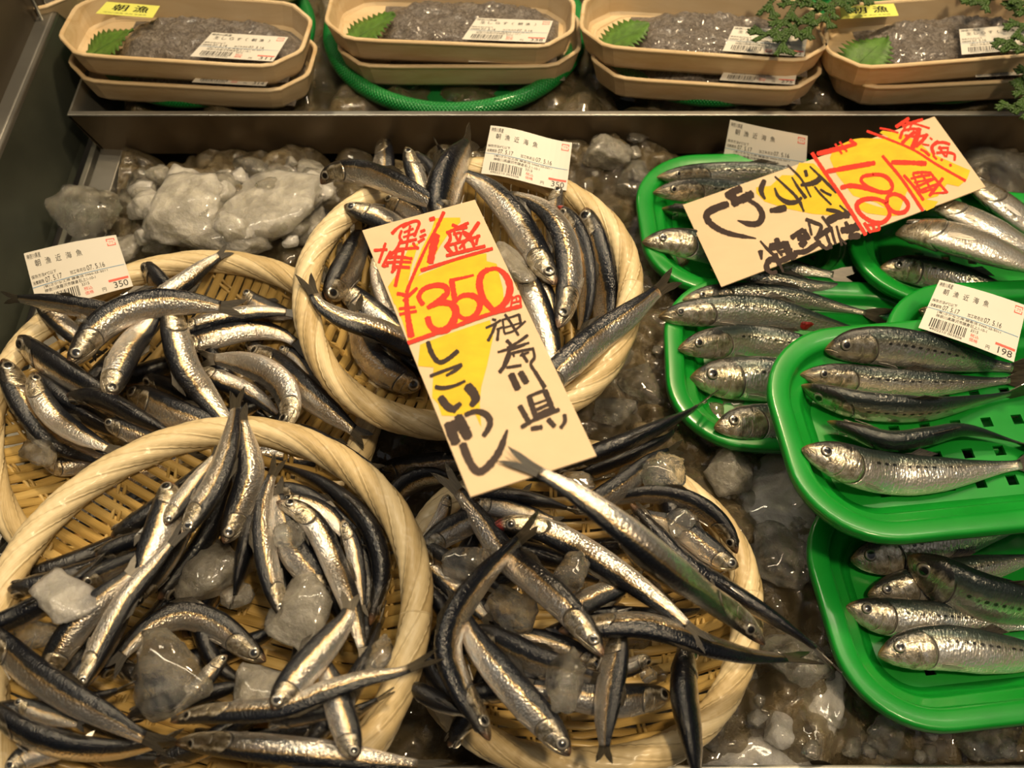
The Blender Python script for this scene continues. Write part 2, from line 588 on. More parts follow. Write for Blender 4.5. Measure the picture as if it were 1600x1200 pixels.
class Bag:
    """collects pieces into one mesh"""
    def __init__(self):
        self.v, self.f, self.uv, self.n = [], [], [], 0

    def add(self, v, f, uv=None):
        v = np.asarray(v, float)
        self.v.append(v)
        k = self.n
        self.f += [[int(i) + k for i in q] for q in (f.tolist() if hasattr(f, 'tolist') else f)]
        self.uv.append(np.zeros((len(v), 2)) if uv is None else np.asarray(uv, float))
        self.n += len(v)

    def box(self, lo, hi):
        x0, y0, z0 = lo
        x1, y1, z1 = hi
        v = [(x0, y0, z0), (x1, y0, z0), (x1, y1, z0), (x0, y1, z0), (x0, y0, z1), (x1, y0, z1), (x1, y1, z1), (x0, y1, z1)]
        self.add(v, [(0, 3, 2, 1), (4, 5, 6, 7), (0, 1, 5, 4), (1, 2, 6, 5), (2, 3, 7, 6), (3, 0, 4, 7)])

    def build(self, name, mat, parent=None, smooth=True, **kw):
        return mesh(name, np.concatenate(self.v), self.f, mat, parent, np.concatenate(self.uv), smooth, **kw)


def catmull(pts, n):
    """even points along a smooth curve through pts"""
    p = np.asarray(pts, float)
    if len(p) == 2:
        t = np.linspace(0, 1, n)[:, None]
        return p[0] * (1 - t) + p[1] * t
    q = np.concatenate([[2 * p[0] - p[1]], p, [2 * p[-1] - p[-2]]])
    out = []
    for i in range(1, len(q) - 2):
        t = np.linspace(0, 1, 24, endpoint=False)[:, None]
        a, b_, c_, d_ = q[i - 1], q[i], q[i + 1], q[i + 2]
        out.append(0.5 * (2 * b_ + (c_ - a) * t + (2 * a - 5 * b_ + 4 * c_ - d_) * t ** 2 + (3 * b_ - a - 3 * c_ + d_) * t ** 3))
    out = np.concatenate(out + [p[-1:]])
    s = np.concatenate([[0], np.cumsum(np.linalg.norm(np.diff(out, axis=0), axis=1))])
    return np.stack([np.interp(np.linspace(0, s[-1], n), s, out[:, k]) for k in range(p.shape[1])], -1)


def tube(bag, pts, rad, m=8):
    """a round rod along world points, closed at both ends"""
    p = np.asarray(pts, float)
    n = len(p)
    r = np.broadcast_to(np.asarray(rad, float), (n,))
    T = unit(np.gradient(p, axis=0))
    up = np.array([0, 0, 1.0]) if abs(T[0][2]) < 0.9 else np.array([1.0, 0, 0])
    S = unit(np.cross(T, up))
    U = np.cross(S, T)
    a = np.linspace(0, 2 * np.pi, m, endpoint=False)
    v = p[:, None] + (S[:, None] * np.cos(a)[None, :, None] + U[:, None] * np.sin(a)[None, :, None]) * r[:, None, None]
    v = np.concatenate([v.reshape(-1, 3), p[:1], p[-1:]])
    f = grid_faces(n, m, True).tolist()
    bag.add(v, f)
    k = bag.n - len(v)
    for j in range(m):
        bag.f.append([k + n * m, k + (j + 1) % m, k + j])
        bag.f.append([k + n * m + 1, k + (n - 1) * m + j, k + (n - 1) * m + (j + 1) % m])
# ------------------------------------------------------------------ the setting: the steel counter
def slab(name, lo, hi, mat, kind='structure', parent=None, bev=0.0):
    b = Bag()
    b.box(lo, hi)
    o = b.build(name, mat, parent, smooth=False)
    if kind:
        o['kind'] = kind
    if bev:
        md = o.modifiers.new('bevel', 'BEVEL')
        md.width = bev
        md.segments = 2
    return o


slab('floor', (-0.60, -0.60, -0.035), (0.60, 0.60, -0.022), M['base'])


def extrude_profile(name, prof, y0, y1, mat):
    """a strip of sheet metal: (x, z) corners swept along y, given a thickness"""
    pr = np.array(prof)
    v = np.concatenate([np.stack([pr[:, 0], np.full(len(pr), y), pr[:, 1]], -1) for y in (y0, y1)])
    k = len(pr)
    f = [[i, i + 1, k + i + 1, k + i] for i in range(k - 1)]
    o = mesh(name, v, f, mat, smooth=False)
    md = o.modifiers.new('sheet', 'SOLIDIFY')
    md.thickness = 0.0012
    md.offset = -1
    bv = o.modifiers.new('bevel', 'BEVEL')
    bv.width = 0.0006
    bv.segments = 2
    o['kind'] = 'structure'
    return o


extrude_profile('wall_left', [(-0.2735, -0.004), (-0.2755, 0.0), (-0.2868, 0.050)], -0.30, 0.60, M['dark_steel'])
extrude_profile('trim_1', [(-0.2866, 0.0490), (-0.2868, 0.0515), (-0.2880, 0.0528), (-0.2950, 0.0530), (-0.2965, 0.0530)], -0.30, 0.60, M['steel'])
extrude_profile('trim_2', [(-0.2962, 0.052), (-0.303, 0.11), (-0.312, 0.40)], -0.30, 0.60, M['brown_panel'])
extrude_profile('trim_3', [(-0.2435, -0.008), (-0.2455, 0.002), (-0.2575, 0.003), (-0.2590, -0.004), (-0.2620, -0.004), (-0.2635, 0.001),
                           (-0.2655, 0.001), (-0.2665, -0.010)], -0.20, 0.60, M['steel'])
# thin rods added to stand in for two bright reflections on the brown panel
for k, (px0, px1, yy) in enumerate(((54, 66, 33), (68, 75, 17))):
    b = Bag()
    a = P(px1, yy, 0.053)
    tube(b, [a, a + np.array([0.0, 0.004, 0.16])], 0.0012, 8)
    o = b.build('trim_%d' % (4 + k), M['steel'])
    o['kind'] = 'structure'
slab('trim_front', (-0.40, -0.225, -0.02), (0.40, -0.1945, 0.0035), M['steel'], bev=0.001)
slab('wall_back', (-0.60, 0.56, -0.03), (0.60, 0.58, 0.30), M['brown_panel'])
slab('wall_right', (0.46, -0.30, -0.03), (0.47, 0.58, 0.02), M['dark_steel'])

# the raised steel pan at the back that holds the packs
PAN_Y, PAN_Z = 0.1763, 0.031
pan = empty('display_pan', (0.03, 0.30, 0.0), 'long brushed steel pan of ice at the back carrying the wrapped whitebait packs', 'pan')
b = Bag()
x0, x1 = -0.2694, 0.42
v = [(x0, PAN_Y, PAN_Z), (x1, PAN_Y, PAN_Z), (x1, PAN_Y, 0.0), (x0 + 0.0135, PAN_Y, 0.0), (x0 + 0.009, PAN_Y, 0.008)]
v2 = [(x, y + 0.0015, z) for x, y, z in v]
n = len(v)
b.add(v + v2, [[0, 4, 3], [0, 3, 2], [0, 2, 1]])
b.f += [[n + 0, n + 3, n + 4], [n + 0, n + 2, n + 3], [n + 0, n + 1, n + 2]] + [[i, (i + 1) % n, n + (i + 1) % n, n + i] for i in range(n)]
b.build('front_panel', M['pan_steel'], pan, smooth=False)
b = Bag()
b.box((x0, PAN_Y - 0.0006, PAN_Z - 0.0006), (x1, PAN_Y + 0.0032, PAN_Z + 0.0006))
lip = b.build('lip', M['steel'], pan, smooth=False)
bv = lip.modifiers.new('bevel', 'BEVEL')
bv.width = 0.0005
bv.segments = 2
b = Bag()
b.add([(x0, PAN_Y, PAN_Z), (x0, 0.50, PAN_Z), (x0 + 0.0135, 0.50, 0.0), (x0 + 0.0135, PAN_Y, 0.0),
       (x0 + 0.0012, PAN_Y, PAN_Z), (x0 + 0.0012, 0.50, PAN_Z), (x0 + 0.0147, 0.50, 0.0), (x0 + 0.0147, PAN_Y, 0.0)],
      [[0, 1, 2, 3], [7, 6, 5, 4], [0, 4, 5, 1], [3, 2, 6, 7], [0, 3, 7, 4], [1, 5, 6, 2]])
b.build('end_panel', M['steel'], pan, smooth=False)
b = Bag()
b.box((x0 + 0.014, PAN_Y + 0.001, 0.002), (x1, 0.50, 0.006))
b.build('bottom', M['dark_steel'], pan, smooth=False)


# ------------------------------------------------------------------ crushed ice
def chunk_field(x0, x1, y0, y1, step, cells, hmin, hmax, seed, mound=None):
    """height field of packed ice lumps: each cell is a tilted facet with rounded shoulders"""
    r = np.random.default_rng(seed)
    xs = np.arange(x0, x1 + step / 2, step)
    ys = np.arange(y0, y1 + step / 2, step)
    X, Y = np.meshgrid(xs, ys)
    c = np.stack([r.uniform(x0, x1, cells), r.uniform(y0, y1, cells)], -1)
    tilt = r.uniform(-0.6, 0.6, (cells, 2))
    hh = r.uniform(hmin, hmax, cells)
    Z = np.full(X.shape, -1.0)
    size = r.uniform(0.7, 1.5, cells) * math.sqrt((x1 - x0) * (y1 - y0) / cells)
    for k in range(cells):
        dx, dy = X - c[k, 0], Y - c[k, 1]
        ang = np.arctan2(dy, dx)
        d = np.hypot(dx, dy) / (size[k] * (1 + 0.18 * np.sin(3 * ang + k) + 0.12 * np.sin(5 * ang + 2 * k)))
        z = hh[k] + tilt[k, 0] * dx + tilt[k, 1] * dy - size[k] * 0.55 * np.clip(d - 0.5, 0, 9) ** 2 * 3.0
        Z = np.maximum(Z, np.where(d < 1.6, z, -1.0))
    Z = np.maximum(Z, hmin - 0.008)
    if mound is not None:
        Z = Z + mound(X, Y)
    nz = np.array([noise.noise(Vector((x * 260, y * 260, seed))) for x, y in zip(X.ravel(), Y.ravel())]).reshape(X.shape)
    Z = Z + nz * 0.0007
    v = np.stack([X, Y, Z], -1).reshape(-1, 3)
    return v, grid_faces(len(ys), len(xs)), Z


def bed_mound(X, Y):
    z = np.zeros(X.shape)
    for px, py, rx, ry, h in ((370, 335, 0.055, 0.040, 0.012), (732, 450, 0.085, 0.085, 0.016), (930, 250, 0.04, 0.025, 0.010)):
        c = P(px, py, 0.0)
        z += h * np.exp(-(((X - c[0]) / rx) ** 2 + ((Y - c[1]) / ry) ** 2) ** 2)
    return z


v, f, BEDZ = chunk_field(-0.243, 0.36, -0.1935, 0.175, 0.0017, 1500, -0.008, 0.0035, 5, bed_mound)
BED = (-0.243, -0.1935, 0.0017)
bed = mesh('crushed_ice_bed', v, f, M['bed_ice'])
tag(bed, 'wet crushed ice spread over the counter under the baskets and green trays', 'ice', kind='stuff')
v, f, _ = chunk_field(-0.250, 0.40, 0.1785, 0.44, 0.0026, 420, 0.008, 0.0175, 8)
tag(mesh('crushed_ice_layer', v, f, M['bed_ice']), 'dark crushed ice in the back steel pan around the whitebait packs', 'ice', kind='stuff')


def bed_z(x, y):
    j = np.clip(((np.asarray(x) - BED[0]) / BED[2]).astype(int), 0, BEDZ.shape[1] - 1)
    i = np.clip(((np.asarray(y) - BED[1]) / BED[2]).astype(int), 0, BEDZ.shape[0] - 1)
    return BEDZ[i, j]


def ice_piece(seed, rad, flat=1.0):
    """vertices and faces of one broken lump of ice about the origin, radii rad = (x, y, z)"""
    r = np.random.default_rng(seed)
    bm = bmesh.new()
    for _ in range(16):
        d = unit(r.normal(size=3)) * r.uniform(0.82, 1.0)
        bm.verts.new(d)
    bmesh.ops.convex_hull(bm, input=bm.verts)
    bmesh.ops.delete(bm, geom=[x for x in bm.verts if not x.link_faces], context='VERTS')
    bmesh.ops.triangulate(bm, faces=bm.faces)
    bmesh.ops.subdivide_edges(bm, edges=bm.edges, cuts=5, use_grid_fill=True)
    bmesh.ops.triangulate(bm, faces=bm.faces)
    for _ in range(2):
        bmesh.ops.smooth_vert(bm, verts=bm.verts, factor=0.42, use_axis_x=True, use_axis_y=True, use_axis_z=True)
    bm.normal_update()
    for x in bm.verts:
        k = noise.noise(x.co * 2.4 + Vector((seed, 0, 0))) * 0.10 + noise.noise(x.co * 6.5 + Vector((0, seed, 0))) * 0.06 + abs(noise.noise(x.co * 13 + Vector((seed, seed, 0)))) * 0.05 + noise.noise(x.co * 24) * 0.015
        x.co += x.normal * k
    bm.verts.index_update()
    v = np.array([x.co[:] for x in bm.verts])
    v = v / np.abs(v).max(0) * np.asarray(rad)
    f = [[q.index for q in p.verts] for p in bm.faces]
    bm.free()
    return v, f


def ice_chunk(px, py, rx, ry, z, mat, label, seed, squash=0.6, group=None, rot=None, name='ice_chunk'):
    """an ice lump whose middle stands at height z; rx, ry in pixels of the photo"""
    c = P(px, py, z)
    k = depth_of(c) / FOC
    v, f = ice_piece(seed, (rx * k, ry * k * 1.12, min(rx, ry) * k * squash))
    a = rot if rot is not None else (seed * 37 % 50 - 25) * 0.012
    R_ = np.array([[math.cos(a), -math.sin(a), 0], [math.sin(a), math.cos(a), 0], [0, 0, 1]])
    v = v @ R_.T
    o = mesh(name, v + c, f, M[mat])
    return tag(o, label, 'ice', group)
# ------------------------------------------------------------------ woven bamboo baskets
BK = {}


def bowl_z(q, H):
    """height below the rim of the bowl's surface at q = r / R"""
    t = np.clip((q - 0.50) / 0.50, 0, 1)
    return -H * (1 - t ** 1.7)


def basket(key, px, py, rpx, z0, H, ang, label, rr=0.0062, seed=1):
    c = P(px, py, z0)
    Ro = rpx * depth_of(c) / FOC
    R = Ro - rr
    BK[key] = dict(c=c, R=R, H=H, rr=rr)
    root = empty('bamboo_basket', (c[0], c[1], z0 - H - 0.002), label, 'basket', 'woven bamboo fish baskets')
    r = np.random.default_rng(seed)
    # parallel splints one way, thin paired binders the other way
    ca, sa = math.cos(ang), math.sin(ang)
    E1, E2 = np.array([ca, sa]), np.array([-sa, ca])

    def surf(a, b_):
        x, y = a * E1[0] + b_ * E2[0], a * E1[1] + b_ * E2[1]
        q = np.hypot(x, y) / R
        return np.stack([x, y, bowl_z(q, H)], -1)

    def strip(bag, along_first, off, half, phase, amp, period, k, wob, th=0.0007):
        lim = math.sqrt(max(R * R * 0.985 - off * off, 1e-9))
        n = max(10, int(lim * 2 / 0.0028))
        s = np.linspace(-lim, lim, n)
        o_ = off + wob * np.sin(s * 40 + k)
        mk = (lambda a, b_: surf(a, b_)) if along_first else (lambda a, b_: surf(b_, a))
        mid, lft, rgt = mk(s, o_), mk(s, np.clip(o_ - half, -R, R)), mk(s, np.clip(o_ + half, -R, R))
        T = unit(np.gradient(mid, axis=0))
        Wd = unit(rgt - lft)
        N = unit(np.cross(T, Wd))
        N *= np.sign(N[:, 2:3])
        lift = (amp * np.sin(s / period * math.pi + phase))[:, None] * N
        up = N * th
        cr = N * th * 0.2
        v = np.stack([mid - Wd * half + lift - up, mid - Wd * half + lift + up, mid + lift + up + cr, mid + Wd * half + lift + up, mid + Wd * half + lift - up], 1).reshape(-1, 3) + c
        f = grid_faces(n, 5)
        uv = np.stack([np.repeat(s * 20 + k * 3.1, 5), np.tile([0.02, 0.05, 0.5, 0.95, 0.98], n) + k], -1)
        bag.add(v, f, uv)

    bag = Bag()
    sp_ = 0.0047
    k = 0
    for off in np.arange(-R * 0.985, R * 0.985, sp_):
        strip(bag, True, off + r.uniform(-2e-4, 2e-4), 0.00218 + r.uniform(-2e-4, 1e-4), math.pi * (k % 2), 0.0007, 0.0155, k, 1e-4)
        k += 1
    bag.build('splints', M['weave'], root)
    bag = Bag()
    k = 100
    for j, off in enumerate(np.arange(-R * 0.95, R * 0.95, 0.0155)):
        for d in (-0.0011, 0.0011):
            strip(bag, False, off + d + r.uniform(-2e-4, 2e-4), 0.0008, math.pi * (j % 2) + 0.4, 0.0009, sp_, k, 2e-4, 0.0005)
            k += 1
    bag.build('binders', M['weave'], root)
    # rim: long splints wound round the edge
    n, m, strands, turns = 640, 30, 6, 25
    th = np.linspace(0, 2 * np.pi, n, endpoint=False)
    ph = np.linspace(0, 2 * np.pi, m, endpoint=False)
    TH_, PH = np.meshgrid(th, ph, indexing='ij')
    s = (strands * PH + turns * TH_ + 0.8 * np.sin(3 * TH_ + seed) + 0.5 * np.sin(7 * TH_)) / (2 * np.pi)
    fr = s % 1.0
    fine = np.abs(np.sin(s * np.pi * 4))
    rad = rr * (0.90 + 0.16 * np.sin(np.pi * fr) ** 0.5 + 0.02 * fine + 0.03 * np.sin(5 * TH_ + seed))
    rr2 = R + rad * np.cos(PH)
    wob = 0.0012 * np.sin(2 * TH_ + seed) + 0.0007 * np.sin(5 * TH_)
    v = np.stack([(rr2 + wob) * np.cos(TH_), (rr2 + wob) * np.sin(TH_), rad * np.sin(PH) * 0.95 + 0.001 * np.sin(3 * TH_)], -1).reshape(-1, 3) + c
    f = grid_faces(n, m, True).tolist()
    i = (n - 1) * m
    f += [[i + j, i + (j + 1) % m, (j + 1) % m, j] for j in range(m)]
    uv = np.stack([TH_ * 2.2, s + 300], -1).reshape(-1, 2)
    bag = Bag()
    bag.add(v, f, uv)
    bag.build('wound_rim', M['rim'], root)
    return root


basket('L', 285, 632, 315, 0.035, 0.034, math.radians(52), 'bamboo basket of anchovies at the left, half covered by the basket in front of it', seed=3)
basket('M', 732, 448, 277, 0.064, 0.038, math.radians(86), 'bamboo basket at the back centre with the 350 yen card lying in it', seed=5)
basket('R', 902, 930, 284, 0.034, 0.033, math.radians(2), 'bamboo basket at the front centre right, edge tucked under the card corner', seed=8)
basket('B', 322, 962, 358, 0.072, 0.036, math.radians(-16), 'bamboo basket in the front left corner with ice lumps among its anchovies', seed=11)


def basket_top(key, x, y):
    """height of the basket's upper surface (or of the ice outside it)"""
    b = BK[key]
    r = np.hypot(x - b['c'][0], y - b['c'][1])
    z = np.where(r < b['R'], b['c'][2] + bowl_z(r / b['R'], b['H']) + 0.0018, bed_z(x, y) + 0.001)
    d = np.abs(r - b['R'])
    on = d < b['rr'] * 1.3
    return np.where(on, np.maximum(z, b['c'][2] + b['rr'] * np.sqrt(np.clip(1 - (d / (b['rr'] * 1.35)) ** 2, 0, 1))), z)


# ------------------------------------------------------------------ green plastic trays
TR = {}


def rrect(w, h, rad, n=12):
    rad = min(rad, w / 2 - 1e-4, h / 2 - 1e-4)
    out = []
    for cx, cy, a0 in ((w / 2 - rad, h / 2 - rad, 0), (-w / 2 + rad, h / 2 - rad, 90), (-w / 2 + rad, -h / 2 + rad, 180), (w / 2 - rad, -h / 2 + rad, 270)):
        a = np.radians(np.linspace(a0, a0 + 90, n))
        out.append(np.stack([cx + rad * np.cos(a), cy + rad * np.sin(a)], -1))
    # straight runs get points too, so that the loops stay even
    return np.concatenate(out)


def green_tray(key, x0, x1, y0, y1, z, rot, label, depth=0.016, rad=0.040):
    w_, h_ = x1 - x0, y1 - y0
    c = np.array([(x0 + x1) / 2, (y0 + y1) / 2, z])
    a = math.radians(rot)
    R_ = np.array([[math.cos(a), -math.sin(a), 0], [math.sin(a), math.cos(a), 0], [0, 0, 1]])
    TR[key] = dict(c=c, floor=z - depth + 0.0012, w=w_, h=h_, a=a)
    root = empty('green_tray', (c[0], c[1], z - depth), label, 'tray', 'green plastic fish trays')
    rings = [(0.0, -0.0042), (-0.0004, -0.0020), (0.0002, -0.0004), (0.0016, 0.0), (0.0075, -0.0012), (0.0092, -0.0018), (0.0100, -0.0035), (0.0106, -0.0062),
             (0.0116, -0.0072), (0.0150, -0.0080), (0.0162, -0.0090), (0.0180, -depth + 0.003), (0.0196, -depth + 0.0012), (0.0225, -depth)]
    inner, under = [], []
    for off, dz in rings:
        q = rrect(w_ - 2 * off, h_ - 2 * off, max(rad - off, 0.006))
        inner.append(np.concatenate([q, np.full((len(q), 1), dz)], 1))
    under = [r_ + np.array([0, 0, -0.0016]) for r_ in inner[::-1]]
    under = [np.concatenate([(u_[:, :2]) * (1 - 0.0), u_[:, 2:]], 1) for u_ in under]
    loops = inner
    m = len(loops[0])
    v = np.concatenate(loops + under) @ R_.T + c
    f = grid_faces(len(loops) * 2, m, True).tolist()
    k = len(loops) * 2
    f += [[j, (k - 1) * m + j, (k - 1) * m + (j + 1) % m, (j + 1) % m] for j in range(m)]
    bag = Bag()
    bag.add(v, f)
    # floor lattice: ribs around square holes
    fw, fh = w_ - 2 * 0.0222, h_ - 2 * 0.0222
    fz = -depth
    nx, ny = int(fw / 0.0048), int(fh / 0.0048)
    gx, gy = np.linspace(-fw / 2, fw / 2, nx + 1), np.linspace(-fh / 2, fh / 2, ny + 1)
    vs, fs, idx = [], [], {}

    def vid(i, j, lo):
        if (i, j, lo) not in idx:
            idx[(i, j, lo)] = len(vs)
            vs.append((gx[i], gy[j], fz - (0.0015 if lo else 0.0)))
        return idx[(i, j, lo)]

    rc = max(rad - 0.0222, 0.006)

    def hole(i, j):
        if not (0 <= i < nx and 0 <= j < ny):
            return False
        return i % 3 == 1 and j % 3 == 1 and 3 <= i < nx - 3 and 1 <= j < ny - 1

    def gone(i, j):
        if not (0 <= i < nx and 0 <= j < ny):
            return True
        mx, my = abs((gx[i] + gx[i + 1]) / 2), abs((gy[j] + gy[j + 1]) / 2)
        ox, oy = mx - (fw / 2 - rc), my - (fh / 2 - rc)
        if ox > 0 and oy > 0 and math.hypot(ox, oy) > rc + 0.003:
            return True
        return hole(i, j)

    for i in range(nx):
        for j in range(ny):
            if gone(i, j):
                continue
            fs.append([vid(i, j, 0), vid(i + 1, j, 0), vid(i + 1, j + 1, 0), vid(i, j + 1, 0)])
            fs.append([vid(i, j + 1, 1), vid(i + 1, j + 1, 1), vid(i + 1, j, 1), vid(i, j, 1)])
            for di, dj, a_, b_ in ((-1, 0, (i, j + 1), (i, j)), (1, 0, (i + 1, j), (i + 1, j + 1)), (0, -1, (i, j), (i + 1, j)), (0, 1, (i + 1, j + 1), (i, j + 1))):
                if gone(i + di, j + dj):
                    fs.append([vid(*a_, 0), vid(*a_, 1), vid(*b_, 1), vid(*b_, 0)])
    flo = Bag()
    flo.add(np.array(vs) @ R_.T + c, fs)
    bag.build('rim_and_sides', M['green'], root)
    flo.build('slotted_floor', M['green'], root, smooth=False)
    return root


def place_tray(key, left, front, w_, h_, z, rot, label):
    """left = photo (x, y) of the left edge, front = photo (x, y) of the front edge; w_, h_ in metres"""
    x0 = P(left[0], left[1], z)[0]
    y0 = P(front[0], front[1], z)[1]
    green_tray(key, x0, x0 + w_, y0, y0 + h_, z, rot, label)


place_tray('TA', (1000, 350), (1120, 452), 0.125, 0.106, 0.020, 2, 'green tray at the back right, half hidden under the 198 yen card')
place_tray('TB', (1042, 570), (1200, 704), 0.150, 0.108, 0.022, -3, 'green tray of five sardines in the right middle, tucked under a fuller tray')
place_tray('TF', (1281, 930), (1470, 1120), 0.185, 0.114, 0.026, 6, 'green tray in the front right corner with a dark sardine across silver ones')
place_tray('TC', (1334, 400), (1450, 480), 0.150, 0.086, 0.032, -6, 'green tray at the far right whose sardines poke out below the 198 yen card')
place_tray('TD', (1388, 530), (1500, 700), 0.150, 0.100, 0.046, 3, 'green tray at the right edge with a paper label standing in it')
place_tray('TE', (1211, 640), (1440, 824), 0.185, 0.110, 0.066, 6, 'uppermost green tray at the right, its bright sardine lying along the front rim')


def tray_top(key, x, y):
    """height of the tray's inside: floor, step and rim"""
    t = TR[key]
    ca, sa = math.cos(-t['a']), math.sin(-t['a'])
    dx, dy = np.asarray(x) - t['c'][0], np.asarray(y) - t['c'][1]
    lx, ly = np.abs(dx * ca - dy * sa), np.abs(dx * sa + dy * ca)
    rad = 0.040
    qx, qy = lx - (t['w'] / 2 - rad), ly - (t['h'] / 2 - rad)
    d = rad - (np.hypot(np.clip(qx, 0, 9), np.clip(qy, 0, 9)) + np.minimum(np.maximum(qx, qy), 0))
    return t['c'][2] + np.interp(d, [-0.004, -0.001, 0.009, 0.0105, 0.016, 0.019], [-0.02, 0.0, 0.0, -0.0065, -0.009, t['floor'] - t['c'][2]])
# ------------------------------------------------------------------ fish
PROF = {
    'anchovy': (np.array([0, .006, .015, .03, .06, .10, .15, .22, .35, .50, .65, .80, .90, .96, 1.0]),
                np.array([0.03, .13, .24, .36, .55, .70, .81, .91, 1.0, .99, .93, .76, .56, .44, .40])),
    'sardine': (np.array([0, .006, .015, .03, .06, .10, .15, .22, .35, .50, .65, .80, .90, .96, 1.0]),
                np.array([0.03, .12, .22, .34, .53, .70, .84, .94, 1.0, .97, .80, .50, .31, .24, .23]))}
US = np.concatenate([[0, .006, .015, .026, .04, .058, .078, .10, .125, .15, .175, .198, .214, .226, .236, .244, .251, .258, .266, .276, .29], np.linspace(.31, 1.0, 36)])
NT = 28
BODY = 0.875
PILE = {}        # container -> [points, half widths, half heights] of what lies in it already


def pile_of(k):
    return PILE.setdefault(k, [np.zeros((0, 3)), np.zeros(0), np.zeros(0)])


def pile_add(k, p, hx, vz):
    q = pile_of(k)
    q[0] = np.concatenate([q[0], p])
    q[1] = np.concatenate([q[1], hx])
    q[2] = np.concatenate([q[2], vz])


def pile_need(k, x, y, hx, vz, squash):
    p, a, b_ = pile_of(k)
    if not len(p):
        return np.full(len(x), -9.0)
    d = np.hypot(x[:, None] - p[None, :, 0], y[:, None] - p[None, :, 1])
    t = np.clip(1 - (d / (hx[:, None] + a[None])) ** 2, 0, 1)
    need = p[None, :, 2] + (vz[:, None] + b_[None]) * np.sqrt(t) * squash
    return np.where(t > 0.02, need, -9.0).max(1)


def pile_top(k, x, y):
    x, y = np.atleast_1d(x).astype(float), np.atleast_1d(y).astype(float)
    z = pile_need(k, x, y, np.full(len(x), 0.002), np.zeros(len(x)), 1.0)
    base = basket_top(k, x, y) if k in BK else tray_top(k, x, y) if k in TR else bed_z(x, y)
    return np.maximum(z, base)


GROUPS = {'L': 'anchovies in the left basket', 'M': 'anchovies in the back centre basket', 'R': 'anchovies in the front centre right basket',
          'B': 'anchovies in the front left basket', 'TA': 'sardines in the back right tray', 'TB': 'sardines in the right middle tray',
          'TC': 'sardines in the far right tray', 'TD': 'sardines in the labelled tray', 'TE': 'sardines in the uppermost tray', 'TF': 'sardines in the front right tray'}


def plate(outline, n_dir, th, org, E1, E2, uvs):
    """thin fin: outline (k, 2) in the plane of E1, E2 at org"""
    o = np.asarray(outline, float)
    p = org + o[:, :1] * E1 + o[:, 1:] * E2
    k = len(p)
    v = np.concatenate([p + n_dir * th, p - n_dir * th])
    f = [list(range(k)), list(range(2 * k - 1, k - 1, -1))] + [[i, k + i, k + (i + 1) % k, (i + 1) % k] for i in range(k)]
    return v, f, np.concatenate([uvs, uvs])


